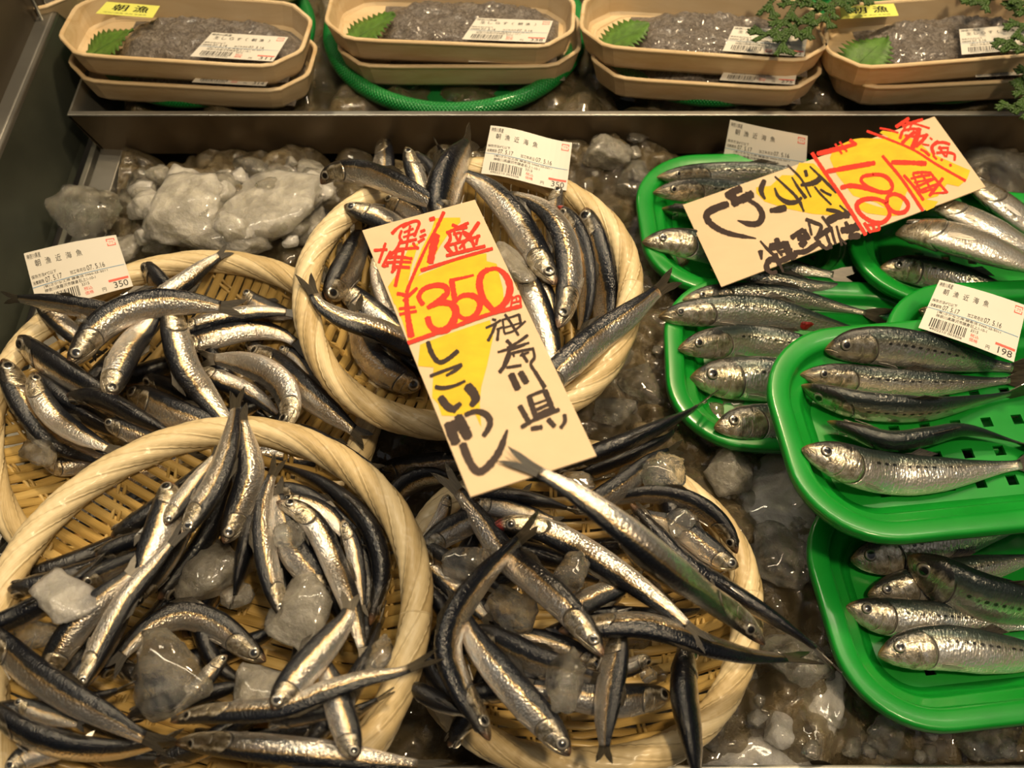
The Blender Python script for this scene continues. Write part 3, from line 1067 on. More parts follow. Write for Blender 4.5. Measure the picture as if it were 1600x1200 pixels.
def fish(key, pts, hh, roll, label, kind=None, end='t', squash=0.72, lift=0.0, cover=None, full=None, wound=None):
    """one fish. pts: photo pixels from snout to tail tip; hh: half its height in pixels; roll: 0 = back to the left of
    snout-to-tail, 90 = back towards the viewer, 180 = back to the right"""
    tray = key in TR
    kind = kind or ('sardine' if tray else 'anchovy')
    p2 = np.array(pts, float)
    rm = math.radians(np.mean(roll))
    tk = 0.60 if kind == 'anchovy' else 0.52
    hh = hh * (1.12 if kind == 'anchovy' else 1.04) * min(1.42, 1 / math.hypot(math.cos(rm), tk * math.sin(rm)))
    L = np.linalg.norm(np.diff(p2, axis=0), axis=1).sum()
    want = full if full else hh * 2 * (5.6 if kind == 'anchovy' else 5.6)
    if L < want and end in 'th':
        d = unit(p2[-1] - p2[-2]) if end == 't' else unit(p2[0] - p2[1])
        src = p2[-1] if end == 't' else p2[0]
        ext = want - L
        if key in BK:           # hidden ends stay inside the basket
            bk = BK[key]
            while ext > 12:
                q = src + d * ext
                w_ = P(q[0], q[1], bk['c'][2] - 0.012)
                if np.hypot(w_[0] - bk['c'][0], w_[1] - bk['c'][1]) < bk['R'] * 0.86:
                    break
                ext -= 8
        if ext > 12:
            nb = [src + d * ext * 0.5, src + d * ext]
            p2 = np.concatenate([p2, nb]) if end == 't' else np.concatenate([nb[::-1], p2])
    N = 56
    path = catmull(p2, N)
    uu = np.linspace(0, 1, N) / BODY
    pu, pv = PROF[kind]
    hprof = np.where(uu <= 1, np.interp(uu, pu, pv), 0.36)
    ra = np.radians(np.interp(np.linspace(0, 1, N), [0, 1], roll if isinstance(roll, (tuple, list)) else (roll, roll)))
    thick = 0.60 if kind == 'anchovy' else 0.52
    z = np.full(N, 0.02 if not tray else TR[key]['floor'] + 0.01)
    for it in range(5):
        w_ = P(path[:, 0], path[:, 1], z)
        k = depth_of(w_) / FOC
        h = hh * hprof * k
        wd = h * thick
        hx = np.sqrt((h * np.cos(ra)) ** 2 + (wd * np.sin(ra)) ** 2)
        vz = np.sqrt((h * np.sin(ra)) ** 2 + (wd * np.cos(ra)) ** 2) * 0.9
        base = (tray_top(key, w_[:, 0], w_[:, 1]) if tray else basket_top(key, w_[:, 0], w_[:, 1])) + vz
        if cover is not None:
            base = np.maximum(base, cover(w_) + vz)
        need = np.maximum(base, pile_need(key, w_[:, 0], w_[:, 1], hx, vz, squash)) + lift
        s = np.concatenate([[0], np.cumsum(np.linalg.norm(np.diff(w_, axis=0), axis=1))])
        znew = (need[None, :] - 7.0 * (s[:, None] - s[None, :]) ** 2).max(1)
        ker = np.ones(7) / 7
        znew = np.convolve(np.pad(znew, 3, mode='edge'), ker, 'valid')
        z = z * 0.25 + znew * 0.75 if it < 4 else znew
    w_ = P(path[:, 0], path[:, 1], z)
    pile_add(key, w_[:50], hx[:50], vz[:50])
    # frames
    arc = np.linspace(0, 1, N)

    def at(t, arr):
        return np.stack([np.interp(t, arc, arr[:, i]) for i in range(arr.shape[1])], -1)

    T = unit(np.gradient(w_, axis=0))
    view = unit(CAM - w_)
    U0 = unit(view + np.array([0, 0, 0.7]))
    U_ = unit(U0 - (U0 * T).sum(1, keepdims=True) * T)
    S_ = np.cross(U_, T)
    B_ = S_ * np.cos(ra)[:, None] + U_ * np.sin(ra)[:, None]
    N_ = np.cross(T, B_)
    kk = depth_of(w_) / FOC
    c = at(US * BODY, w_)
    Bv, Nv, Tv = unit(at(US * BODY, B_)), unit(at(US * BODY, N_)), unit(at(US * BODY, T))
    ks = np.interp(US * BODY, arc, kk)
    H = hh * ks * np.interp(US, pu, pv)
    W = H * thick * np.interp(US, [0, .05, .2, .5, .8, 1.0], [1.05, 0.98, 1.02, 1.0, 0.86, 0.62])
    th = np.linspace(0, 2 * np.pi, NT, endpoint=False)
    cs, sn = np.cos(th), np.sin(th)
    v01 = np.where(th <= np.pi, th / np.pi, 2 - th / np.pi)
    # gill cover stands proud of the body behind it
    ge = (0.245 if kind == 'anchovy' else 0.265) - 0.36 * np.abs(v01 - 0.58) ** 2
    du = US[:, None] - ge[None, :]
    side = np.clip((v01 - 0.22) / 0.15, 0, 1)[None, :]
    gill = (0.045 * np.exp(-(np.clip(-du, 0, 9) / 0.055) ** 2) * (du <= 0.002) - 0.050 * np.exp(-((du - 0.009) / 0.014) ** 2) * (du > 0)) * side
    belly = 1 - 0.22 * np.clip(-cs, 0, 1) ** 2
    X = H[:, None] * cs[None] * (1 + 0.3 * gill)
    Y = W[:, None] * (np.sign(sn) * np.abs(sn) ** 0.88 * belly)[None] * (1 + gill * 1.5)
    droop = (np.interp(US, [0, .02, .1, .2], [0.10, 0.07, 0.0, 0.0]) if kind == 'anchovy' else np.interp(US, [0, .03, .12, .2], [-0.06, -0.04, 0, 0]))
    ctr = c + Bv * (hh * ks * droop)[:, None]
    V = ctr[:, None] + Bv[:, None] * X[..., None] + Nv[:, None] * Y[..., None]
    n, m = len(US), NT
    V = np.concatenate([V.reshape(-1, 3), ctr[:1], ctr[-1:]])
    f = grid_faces(n, m, True).tolist()
    for j in range(m):
        f.append([n * m, (j + 1) % m, j])
        f.append([n * m + 1, (n - 1) * m + j, (n - 1) * m + (j + 1) % m])
    UV = np.concatenate([np.stack([np.repeat(US, m), np.tile(v01, n)], -1), [[0, 0.5], [1, 0.5]]])
    g = int(np.argmax(US > 0.45))
    org = ctr[g].copy()
    root = empty(kind, org, label, 'fish', GROUPS[key])
    red = any(k_ in label for k_ in ('with a red snout', 'red snouted dark', 'pink snout'))
    mesh('body', V, f, M['anchovy_red' if red else kind], root, UV)
    # eyes
    ue = 0.085 if kind == 'anchovy' else 0.105
    i = np.array([ue * BODY])
    pe, Be, Ne, Te = at(i, w_)[0], unit(at(i, B_))[0], unit(at(i, N_))[0], unit(at(i, T))[0]
    ke = float(np.interp(i[0], arc, kk))
    he = hh * ke * float(np.interp(ue, pu, pv))
    we = he * thick
    re = hh * ke * (0.42 if kind == 'anchovy' else 0.29)
    ve = 0.42
    for sd in (1, -1):
        a = ve * math.pi
        pos = pe + Be * he * math.cos(a) * 1.0 + Ne * sd * we * math.sin(a) * 0.93
        nn = unit(Ne * sd + Be * 0.22)
        e1 = unit(Te - nn * (Te @ nn))
        e2 = np.cross(nn, e1)
        rs = np.array([0.0, 0.2, 0.38, 0.5, 0.56, 0.7, 0.84, 0.90, 1.0])
        hs = np.array([0.30, 0.29, 0.265, 0.245, 0.235, 0.20, 0.14, 0.06, -0.12])
        ph = np.linspace(0, 2 * np.pi, 20, endpoint=False)
        ev = pos + (e1[None, None] * np.cos(ph)[None, :, None] + e2[None, None] * np.sin(ph)[None, :, None]) * (rs * re)[:, None, None] + nn * (hs * re)[:, None, None]
        mesh('eye', ev.reshape(-1, 3), grid_faces(len(rs), 20, True), M['eye'], root, np.stack([np.repeat(rs, 20), np.tile(ph / 6.283, len(rs))], -1))
    # tail fin
    pt = ctr[-1]
    Tt, Bt, Nt = Tv[-1], Bv[-1], Nv[-1]
    tip = unit(w_[-1] - pt)
    L_ = np.linalg.norm(w_[-1] - pt) * 1.02
    hb = H[-1]
    spn = hh * ks[-1] * (0.60 if kind == 'anchovy' else 0.74)
    ot = np.array([(-0.12, 0.9 * hb / spn), (0.25, 0.70), (0.62, 0.95), (1.0, 1.0), (0.86, 0.62), (0.66, 0.26), (0.46, 0.03), (0.46, -0.03), (0.66, -0.26), (0.86, -0.62),
                   (1.0, -1.0), (0.62, -0.95), (0.25, -0.70), (-0.12, -0.9 * hb / spn)])
    vv, ff, uv = plate(ot * np.array([L_, spn]), Nt, 0.00025, pt, tip, Bt, np.stack([np.clip(ot[:, 0], 0, 1), ot[:, 1]], -1))
    mesh('tail_fin', vv, ff, M['fin'], root, uv, smooth=False)
    # dorsal fin, folded back
    dv = []
    for t in (0.46, 0.49, 0.53, 0.57, 0.60):
        dv.append((t, 0.93))
    q = np.array([0.46, 0.50, 0.55, 0.60])
    cb, bb, hb_ = at(q * BODY, w_), unit(at(q * BODY, B_)), np.interp(q, US, H)
    roots = cb + bb * (hb_ * 0.96)[:, None]
    tips = roots + bb * (hb_ * np.array([0.10, 0.34, 0.26, 0.14]))[:, None] + unit(at(q * BODY, T)) * (hb_ * 0.55)[:, None]
    nd = unit(at(q * BODY, N_)) * 0.0002
    dv = np.concatenate([roots + nd, tips + nd, roots - nd, tips - nd])
    df = [[i, i + 1, i + 5, i + 4] for i in range(3)] + [[8 + i + 4, 8 + i + 5, 8 + i + 1, 8 + i] for i in range(3)] + [[4, 5, 13, 12], [5, 6, 14, 13], [6, 7, 15, 14]]
    mesh('dorsal_fin', dv, df, M['fin'], root, np.tile(np.stack([np.repeat([0.2, 0.9], 4), np.tile([0, .3, .6, 1], 2)], -1), (2, 1)), smooth=False)
    # breast fin on the side that faces out
    j = int(np.argmax(US > 0.262 if kind == 'anchovy' else US > 0.28))
    sd = 1.0 if (Nv[j] @ (CAM - ctr[j])) > 0 else -1.0
    a = 0.78 * math.pi
    po = ctr[j] + Bv[j] * H[j] * math.cos(a) + Nv[j] * sd * W[j] * math.sin(a) * 0.97
    on = unit(Nv[j] * sd * math.sin(a) * 1.2 + Bv[j] * math.cos(a) * 0.8)
    al = unit(Tv[j] + on * 0.10 - Bv[j] * 0.10)
    ac = unit(np.cross(on, al))
    ll = H[j] * 0.95
    po_ = np.array([(0, 0.10), (0.4, 0.14), (0.85, 0.09), (1.0, 0.0), (0.8, -0.07), (0.4, -0.09), (0, -0.08)]) * ll
    vv, ff, uv = plate(po_, on, 0.0002, po + on * 0.0003, al, ac, po_ / ll)
    mesh('breast_fin', vv, ff, M['pale_fin'], root, uv, smooth=False)
    if wound:
        u0, v0, sz = wound
        i = np.array([u0 * BODY])
        p0, b0, n0, t0 = at(i, w_)[0], unit(at(i, B_))[0], unit(at(i, N_))[0], unit(at(i, T))[0]
        sd = 1.0 if n0 @ (CAM - p0) > 0 else -1.0
        a = v0 * math.pi
        hw = float(np.interp(u0, US, H))
        ww = float(np.interp(u0, US, W))
        sp0 = p0 + b0 * hw * math.cos(a) + n0 * sd * ww * math.sin(a) * 0.97
        ph = np.linspace(0, 2 * np.pi, 18, endpoint=False)
        rr_ = 1 + 0.2 * np.sin(3 * ph)
        rings = [sp0 + (t0[None] * np.cos(ph)[:, None] * 1.3 + b0[None] * np.sin(ph)[:, None] * 0.8) * (rr_ * sz * q_)[:, None] + n0 * sd * (0.0007 * (1 - q_ ** 2) - 0.0003 * q_) for q_ in (1.0, 0.66, 0.33, 0.02)]
        o = mesh('wound', np.concatenate(rings), grid_faces(4, 18, True), M['wound'], root)
        o['label'] = 'dark red wound'
    return root
def buried(key, where, spots, hh=18, ln=250):
    """black backed fish at the bottom of a pile, (x, y, direction in degrees)"""
    for x, y, a in spots:
        d = np.array([math.cos(math.radians(a)), -math.sin(math.radians(a))])
        s = np.array([-d[1], d[0]]) * 14
        p = np.array([x, y])
        fish(key, [p - d * ln / 2, p - d * ln / 6 + s, p + d * ln / 6 + s, p + d * ln / 2], hh, 85, 'black backed anchovy buried low in the pile of the ' + where, end='n')


buried('L', 'left basket', [(150, 640, -30), (250, 560, 20), (380, 600, -50), (330, 640, 10), (180, 540, 50), (470, 600, -40)], 17, 220)
buried('M', 'back centre basket', [(690, 320, 70), (620, 420, -60), (830, 460, 80), (900, 440, -85), (700, 500, 10), (640, 550, -40)], 17, 190)
buried('B', 'front left basket', [(150, 850, 25), (120, 1010, 60), (230, 960, 50), (330, 880, 70), (430, 880, 95), (520, 900, -70), (360, 1000, 20), (300, 1080, -20), (450, 1060, 40), (180, 1120, -20), (90, 1090, 10),
                                  (420, 1140, 5), (130, 880, 20), (200, 850, 35), (170, 790, 30), (270, 760, 40), (60, 930, 30), (150, 1000, 55), (460, 1010, 80), (560, 900, 95), (500, 1120, 20), (310, 830, 60), (240, 1170, 0), (540, 1060, 60), (260, 840, 60), (480, 800, -30), (350, 1130, 30)], 19, 250)
buried('R', 'front centre right basket', [(700, 950, 60), (770, 900, 20), (860, 860, -30), (960, 840, 10), (1040, 880, -40), (820, 980, -30), (740, 1060, 70), (900, 960, 30), (1000, 950, 0), (820, 1050, 20), (690, 1040, -60), (720, 850, 60), (1080, 830, -60)], 18, 230)

# ------------------------------------------------------------------ the left basket
L = lambda *a, **k: fish('L', *a, **k)
L([(60, 472), (80, 492), (110, 518)], 14, 175, 'small anchovy head poking up between the paper label and the left edge fish', full=130)
L([(205, 494), (150, 484), (100, 476), (50, 469), (4, 465)], 13, 140, 'dark backed anchovy along the foot of the left paper label, tail over the rim', end='n', lift=0.007)
L([(28, 528), (60, 556), (110, 590), (165, 620), (205, 655)], 18, 55, 'black scaly anchovy running under the two heads in the left basket', end='n')
L([(67, 725), (98, 729), (140, 720), (185, 712)], 15, 10, 'anchovy head beside the small ice lump at the lower left rim', full=150)
L([(162, 659), (195, 671), (240, 688)], 15, 18, 'anchovy head peeping out just above the front left basket rim', full=150)
L([(8, 560), (26, 605), (58, 655), (96, 692), (150, 716)], 21, 150, 'long anchovy at the far left side of the left basket, black back outward', full=260)
L([(224, 590), (270, 610), (325, 640)], 13, 60, 'narrow anchovy strip above the gold cheeked head in the left basket', full=150)
L([(105, 619), (160, 625), (215, 652), (270, 680)], 16, 85, 'anchovy with round black snout lying across the left basket', full=210)
L([(197, 611), (228, 624), (265, 643), (320, 664)], 21, 18, 'gold cheeked anchovy head low in the middle of the left basket', full=220)
L([(50, 581), (60, 615), (84, 650), (125, 680), (178, 704)], 17, -12, 'pale anchovy with pointed head at the left, sliding under the front rim', full=200)
L([(436, 544), (462, 562), (484, 592)], 12, 5, 'small golden piece of anchovy against the back centre basket rim', full=90)
L([(386, 546), (424, 565), (472, 607), (522, 648), (576, 690)], 20, 18, 'long speckled anchovy slanting down the right side of the left basket', end='n')
L([(458, 666), (500, 690), (545, 714), (598, 736)], 14, 15, 'anchovy squeezed between the left basket and the front left rim', end='n')
L([(300, 575), (350, 596), (400, 620), (450, 662)], 14, 180, 'anchovy with a gold stripe under the bent silver one in the left basket', end='n')
L([(262, 545), (320, 532), (385, 517), (438, 522), (484, 552)], 17, -12, 'silver anchovy with red flecks pushed under the back centre rim', end='n')
L([(381, 455), (398, 474), (428, 486), (470, 496)], 14, 12, 'anchovy head with a red snout near the right of the left basket', full=130)
L([(262, 522), (320, 504), (380, 490), (430, 487), (474, 492)], 13, 172, 'slim golden sided anchovy below the red snouted head', end='n')
L([(446, 672), (453, 638), (441, 602), (408, 577), (362, 564), (310, 560)], 19, -30, 'bent silver anchovy with its head hanging toward the front rim', end='n')
L([(226, 414), (242, 434), (266, 462)], 14, 60, 'dark anchovy head standing at the back of the left basket', full=110)
L([(222, 494), (256, 462), (288, 440), (322, 414), (360, 388)], 14, 190, 'anchovy with its forked tail raised at the back of the left basket', end='n')
L([(264, 468), (274, 522), (290, 574), (318, 614), (350, 655), (378, 692)], 21, 166, 'anchovy with a black underside crossing down the centre of the left basket', end='n')
L([(169, 622), (180, 588), (200, 546), (230, 508), (258, 470)], 21, 178, 'silver anchovy with a big eye, head down in the left basket', full=230)
L([(110, 574), (128, 546), (152, 515), (192, 488), (245, 474), (305, 474), (348, 480), (384, 483)], 22, 14, 'largest curved silver anchovy on top of the left basket', end='n')

# ------------------------------------------------------------------ the back centre basket
F = lambda *a, **k: fish('M', *a, **k)
F([(720, 300), (700, 258), (680, 222)], 10, 90, 'small dark anchovy tail beside the upright fish at the back rim', end='n')
F([(645, 242), (672, 264), (696, 305)], 12, 90, 'dark anchovy behind the upright heads at the back rim', full=120)
F([(600, 312), (628, 322), (665, 338)], 16, 5, 'grey anchovy head half sunk just above the price card', full=130)
F([(597, 207), (600, 238), (600, 268), (596, 305), (590, 345)], 15, 20, 'upright silver anchovy head highest at the back of the centre basket', full=170)
F([(637, 229), (644, 256), (654, 286), (668, 325)], 14, 165, 'upright anchovy head right of the highest one at the back rim', full=150)
F([(872, 291), (868, 314), (866, 348)], 13, 20, 'small anchovy head under the 350 paper label', full=120)
F([(590, 396), (594, 440), (608, 482), (640, 525)], 14, -60, 'pale belly of an anchovy along the left edge of the price card', full=170)
F([(526, 440), (560, 470), (604, 506), (655, 545)], 19, -8, 'pale anchovy lying behind the striped one left of the price card', full=210)
F([(656, 609), (626, 593), (596, 574), (570, 543), (560, 498)], 22, 158, 'anchovy with a pinkish cheek low against the left side of the price card', full=190)
F([(512, 470), (530, 440), (548, 408), (562, 374), (572, 338)], 20, 38, 'brown headed anchovy hanging down at the left of the centre basket', full=210)
F([(539, 319), (562, 329), (598, 342), (640, 368)], 17, 165, 'silver anchovy with its head at the upper left corner of the price card', full=180)
F([(911, 326), (924, 368), (937, 418), (946, 468), (944, 508), (930, 560)], 22, 32, 'grey flanked anchovy nearest the right wall of the centre basket', end='n')
F([(870, 324), (892, 346), (909, 386), (917, 432), (915, 482), (900, 545)], 15, 42, 'red snouted dark anchovy second from the right wall of the centre basket', end='n')
F([(842, 425), (860, 478), (868, 540)], 11, 0, 'thin golden edge of an anchovy behind the right side of the price card', full=130)
F([(808, 405), (833, 458), (852, 510), (863, 562), (850, 612)], 18, -15, 'silver anchovy along the right edge of the price card', end='n')
F([(874, 514), (885, 470), (890, 422), (879, 366), (850, 326), (806, 306), (765, 305)], 19, 22, 'arched grey anchovy hanging head down right of the big eyed one', end='n')
F([(866, 446), (848, 414), (825, 374), (800, 335), (770, 301), (735, 277), (695, 264)], 21, 178, 'bright anchovy with a big eye at the upper right of the price card', end='n')
F([(690, 356), (692, 312), (702, 276), (720, 244), (741, 211)], 25, 52, 'thick black backed anchovy with its tail up above the price card', end='n')
F([(503, 289), (520, 270), (560, 268), (610, 284), (660, 308), (700, 330)], 17, 18, 'silver anchovy whose nose hangs over the back left rim', full=240)
F([(720, 566), (645, 541), (590, 515), (540, 499), (503, 478), (489, 458), (474, 428)], 19, 28, 'striped anchovy with a black tail on the left rim of the centre basket', end='n')
F([(820, 632), (880, 575), (930, 531), (985, 490), (1026, 456), (1058, 430)], 22, 20, 'long anchovy whose tail sticks out over the right rim of the centre basket', end='n')

# ------------------------------------------------------------------ the front left basket
B = lambda *a, **k: fish('B', *a, **k)
B([(22, 1096), (52, 1110), (92, 1122)], 14, 10, 'small anchovy eye showing below the green backed fish', full=120)
B([(10, 1204), (42, 1182), (80, 1172)], 18, 5, 'anchovy head cut off by the bottom left corner', full=150)
B([(128, 912), (160, 897), (202, 880), (245, 858)], 14, 40, 'dark anchovy head right of the flat frosty ice plate', full=150)
B([(80, 850), (130, 826), (185, 803), (245, 775)], 16, 50, 'dark anchovy just below the long black one at the upper left', full=190)
B([(150, 870), (200, 850), (260, 835)], 15, 80, 'black anchovy deep in the upper left of the front left pile', full=150)
B([(424, 762), (475, 780), (530, 815)], 17, 30, 'dark anchovy head inside the curve of the black fish', full=170)
B([(440, 782), (480, 790), (520, 812), (545, 850)], 16, -20, 'pale broken anchovy inside the curve of the black fish', full=140)
B([(397, 792), (391, 830), (380, 878), (368, 930)], 15, 100, 'blackish anchovy with a red snout above the big ice lump', full=160)
B([(300, 930), (340, 1040), (420, 1080)], 17, 90, 'black anchovy deep under the ice in the front left pile', end='n')
B([(200, 1120), (300, 1090), (420, 1060)], 17, 90, 'black anchovy under the lower ice lump of the front left pile', end='n')
B([(420, 1130), (470, 1118), (540, 1110)], 16, 80, 'dark anchovy between the bottom silver fish and the one above it', full=180)
B([(578, 978), (596, 905), (588, 848), (560, 800), (512, 761), (455, 734), (392, 714)], 17, 88, 'black anchovy curved round the right side of the front left basket', end='n')
B([(240, 706), (290, 705), (350, 703), (400, 708), (470, 716), (550, 733), (608, 748)], 16, 172, 'silver anchovy along the back rim, its tail over the next basket', end='n')
B([(-16, 892), (14, 866), (50, 839), (110, 797), (180, 760), (250, 728), (330, 700)], 19, 22, 'long black backed anchovy at the upper left with its head at the photo edge', end='n')
B([(265, 752), (262, 790), (250, 830), (228, 880), (204, 935)], 23, 176, 'anchovy head pointing up with a red snout and staring eye', full=190)
B([(256, 820), (288, 778), (318, 738), (346, 698)], 14, 172, 'golden flanked anchovy behind the raised tail fin', end='n')
B([(352, 850), (372, 800), (391, 742), (386, 692), (372, 630)], 20, 22, 'anchovy standing right behind the raised tail fin', end='n')
B([(285, 838), (312, 792), (336, 754), (353, 710), (364, 662), (371, 608)], 18, 160, 'anchovy raising its forked tail above the back rim of the front basket', end='n')
B([(70, 1064), (85, 1030), (115, 986), (150, 945), (188, 911), (222, 876)], 21, 12, 'ribbed silver anchovy between the frosty plate and the long grey one', end='n')
B([(414, 1036), (376, 1005), (336, 976), (290, 962), (245, 975), (205, 1008), (168, 1052)], 20, 162, 'arched anchovy with blood flecks between the two big ice lumps', end='n')
B([(118, 1084), (140, 1040), (165, 990), (200, 930), (246, 876), (292, 820)], 16, 172, 'long grey anchovy slanting up to the red snouted head', end='n')
B([(513, 937), (487, 897), (462, 866), (446, 830), (436, 785)], 22, 170, 'anchovy head with an orange cheek above the grainy ice lump', full=210)
B([(534, 812), (550, 850), (560, 900), (568, 965)], 12, 0, 'narrow golden anchovy inside the black curved one', end='n')
B([(430, 786), (468, 798), (498, 830), (526, 890), (549, 950), (563, 1000), (577, 1050)], 18, -18, 'whitish anchovy with a broken neck and a long thin tail', end='n')
B([(446, 968), (426, 912), (413, 852), (411, 800), (420, 757), (438, 713)], 16, 24, 'upright thin anchovy with its tail pointing up beside the ice', end='n')
B([(-30, 1095), (28, 1138), (90, 1163), (160, 1172), (230, 1166), (285, 1150)], 18, 60, 'blackish anchovy below the green backed one at the lower left', end='n')
B([(-42, 975), (0, 1006), (50, 1050), (110, 1090), (170, 1122), (216, 1148), (268, 1168)], 22, 28, 'big green backed anchovy at the lower left edge of the photo', end='n')
B([(273, 1158), (312, 1160), (380, 1166), (460, 1173), (540, 1181), (620, 1192), (705, 1202)], 20, 182, 'long silver anchovy along the bottom edge of the photo', end='n')
B([(554, 1188), (543, 1147), (530, 1106), (514, 1058)], 21, 176, 'anchovy with a round eye, head down over the bottom silver fish', full=190)
B([(353, 1022), (326, 1056), (292, 1094), (262, 1122)], 12, 5, 'small bright anchovy piece beside the lower big ice lump', end='n')
B([(266, 1126), (312, 1116), (372, 1112), (440, 1105), (510, 1079), (570, 1060), (630, 1048), (688, 1022)], 17, 152, 'black bellied anchovy whose tail reaches over the rim to the next basket', end='n')
B([(427, 1111), (450, 1076), (480, 1040), (515, 1000), (541, 965), (548, 925)], 23, 8, 'broad silver anchovy lying head down at the lower right of the front left pile', end='n')

# ------------------------------------------------------------------ the front centre right basket
R = lambda *a, **k: fish('R', *a, **k)
R([(640, 1072), (692, 1100), (742, 1122)], 16, 90, 'black anchovy deep below the arched black one', full=170)
R([(780, 1090), (820, 1060), (870, 1050)], 15, 90, 'black anchovy under the left ice lump of the front right pile', full=150)
R([(760, 850), (850, 870), (950, 900)], 18, 90, 'black anchovy deep in the middle of the front right pile', end='n')
R([(668, 915), (692, 952), (718, 1004)], 14, 90, 'dark gold flecked anchovy against the left rim of the front right basket', full=140)
R([(648, 864), (690, 898), (726, 934), (772, 978)], 17, 178, 'pale striped anchovy slanting from the left rim under the arched black one', end='n')
R([(652, 848), (702, 880), (752, 905), (805, 942)], 14, 60, 'dark backed anchovy just below the clear ice near the left rim', end='n')
R([(700, 772), (691, 805), (673, 832), (650, 853)], 10, -30, 'slim silver anchovy tail inside the black ring at the upper left', end='n')
R([(652, 868), (692, 836), (732, 815), (775, 795)], 19, 20, 'anchovy with a blue black back lying up the left of the front right pile', full=210)
R([(1016, 1026), (986, 1042), (945, 1052)], 12, -40, 'small silver anchovy belly above the ice chip on the bare weave', full=110)
R([(1049, 1088), (1015, 1090), (965, 1095), (915, 1090), (868, 1080)], 23, 170, 'bright anchovy head with a long mouth lying on the bare weave', full=250)
R([(945, 1046), (916, 1029), (872, 1009), (830, 996), (788, 985)], 16, 168, 'golden anchovy head tucked under the green backed one', full=190)
R([(738, 984), (788, 1010), (838, 1034), (895, 1050)], 22, 40, 'black and silver anchovy lying between two ice lumps', full=230)
R([(872, 966), (920, 938), (965, 918), (1010, 900)], 18, 152, 'blue backed anchovy under the crossing fish of the front right pile', end='n')
R([(1153, 888), (1126, 873), (1095, 850), (1060, 825), (1020, 808)], 18, 168, 'brown faced anchovy looking out at the right rim', full=190)
R([(1150, 866), (1136, 832), (1105, 800), (1060, 778), (1010, 773), (962, 782), (915, 800)], 14, 128, 'black anchovy arching along the right rim', end='n')
R([(608, 812), (617, 776), (645, 752), (682, 744), (725, 756)], 15, 50, 'black anchovy curled at the upper left, left of the card corner', end='n')
R([(584, 742), (620, 733), (665, 727), (715, 722), (765, 732)], 17, 20, 'blue backed anchovy with an orange gill left of the price card', full=230)
R([(735, 786), (785, 794), (835, 806)], 15, -20, 'grey anchovy flank just below the bottom corner of the price card', full=150)
R([(728, 774), (790, 776), (850, 785), (905, 800)], 15, 90, 'dark anchovy along the lower edge of the price card', full=180)
R([(880, 750), (950, 725), (1008, 702), (1045, 682), (1064, 655)], 15, 80, 'dark anchovy below the one whose tail reaches the green tray', end='n')
R([(858, 737), (920, 713), (980, 690), (1035, 665), (1075, 645), (1113, 619)], 16, 92, 'black anchovy whose thin tail reaches over the green tray', end='n')
R([(895, 802), (945, 776), (985, 749), (1026, 716), (1068, 698)], 16, 32, 'grey anchovy with a forked tail above the clear ice by the right rim', end='n')
R([(1078, 1003), (1070, 1045), (1070, 1092), (1078, 1140), (1088, 1200), (1093, 1248)], 22, 108, 'black anchovy hanging over the front rim at the right', end='n')
R([(968, 982), (962, 1022), (955, 1062), (949, 1100), (945, 1136), (944, 1192)], 20, 30, 'anchovy with its forked tail straight down on the front rim', end='n')
R([(872, 984), (935, 978), (1000, 976), (1060, 990), (1120, 1012), (1190, 1026), (1276, 1028)], 20, 138, 'wet black anchovy with its tail out over the ice, crossing two hanging ones', end='n')
R([(888, 1183), (860, 1140), (820, 1096), (780, 1050), (745, 1005), (724, 960), (712, 915)], 24, 168, 'plump gold flecked anchovy with its snout on the front rim', end='n')
R([(940, 1027), (915, 985), (880, 945), (835, 905), (790, 868), (755, 820), (722, 775), (685, 730)], 22, 172, 'green backed anchovy with its tail left of the card corner and red throat', end='n')
R([(768, 819), (800, 818), (850, 828), (905, 855), (960, 890), (1015, 930), (1060, 965), (1110, 1012)], 19, 176, 'anchovy with a pink snout and pale side crossing the middle of the front right pile', end='n')
R([(985, 788), (1022, 830), (1070, 880), (1130, 918), (1190, 955), (1240, 988), (1275, 1015), (1308, 1048)], 18, 92, 'long black anchovy with its tail tip far out on the ice', end='n')
R([(767, 1157), (745, 1116), (718, 1070), (701, 1015), (712, 965), (745, 915), (785, 870), (847, 808)], 20, 48, 'black anchovy arched like a bow at the left of the front right pile', end='n')

# ------------------------------------------------------------------ sardines in the green trays
S = fish
S('TA', [(1026, 276), (1100, 271), (1190, 270), (1280, 280), (1370, 300)], 15, 30, 'rearmost sardine in the back right tray', full=320)
S('TA', [(1033, 326), (1085, 332), (1160, 346), (1260, 366)], 15, 85, 'dark little sardine left of the 198 yen card, third from the back', full=260)
S('TA', [(1020, 300), (1080, 297), (1150, 302), (1250, 322), (1340, 348)], 18, 32, 'sardine second from the back with a golden cheek beside the 198 yen card', full=320)
S('TA', [(1110, 420), (1180, 432), (1265, 447), (1330, 446), (1372, 440)], 14, 20, 'greenish sardine tail under the lower edge of the 198 yen card', end='n')
S('TA', [(1003, 377), (1050, 377), (1110, 388), (1190, 408), (1270, 424), (1345, 436)], 24, 8, 'sardine whose head sticks out at the corner of the 198 yen card', end='n')
S('TB', [(1066, 468), (1110, 461), (1170, 460), (1240, 465), (1320, 482), (1394, 497)], 17, 22, 'rearmost sardine in the right middle tray', end='n')
S('TB', [(1115, 667), (1160, 661), (1220, 662), (1290, 672)], 30, 10, 'frontmost sardine in the right middle tray', full=330)
S('TB', [(1059, 544), (1110, 537), (1170, 533), (1230, 540), (1300, 556)], 25, 22, 'third sardine from the back in the right middle tray', full=330)
S('TB', [(1078, 588), (1130, 591), (1190, 592), (1250, 598)], 34, 14, 'biggest sardine, second from the front in the right middle tray', full=350)
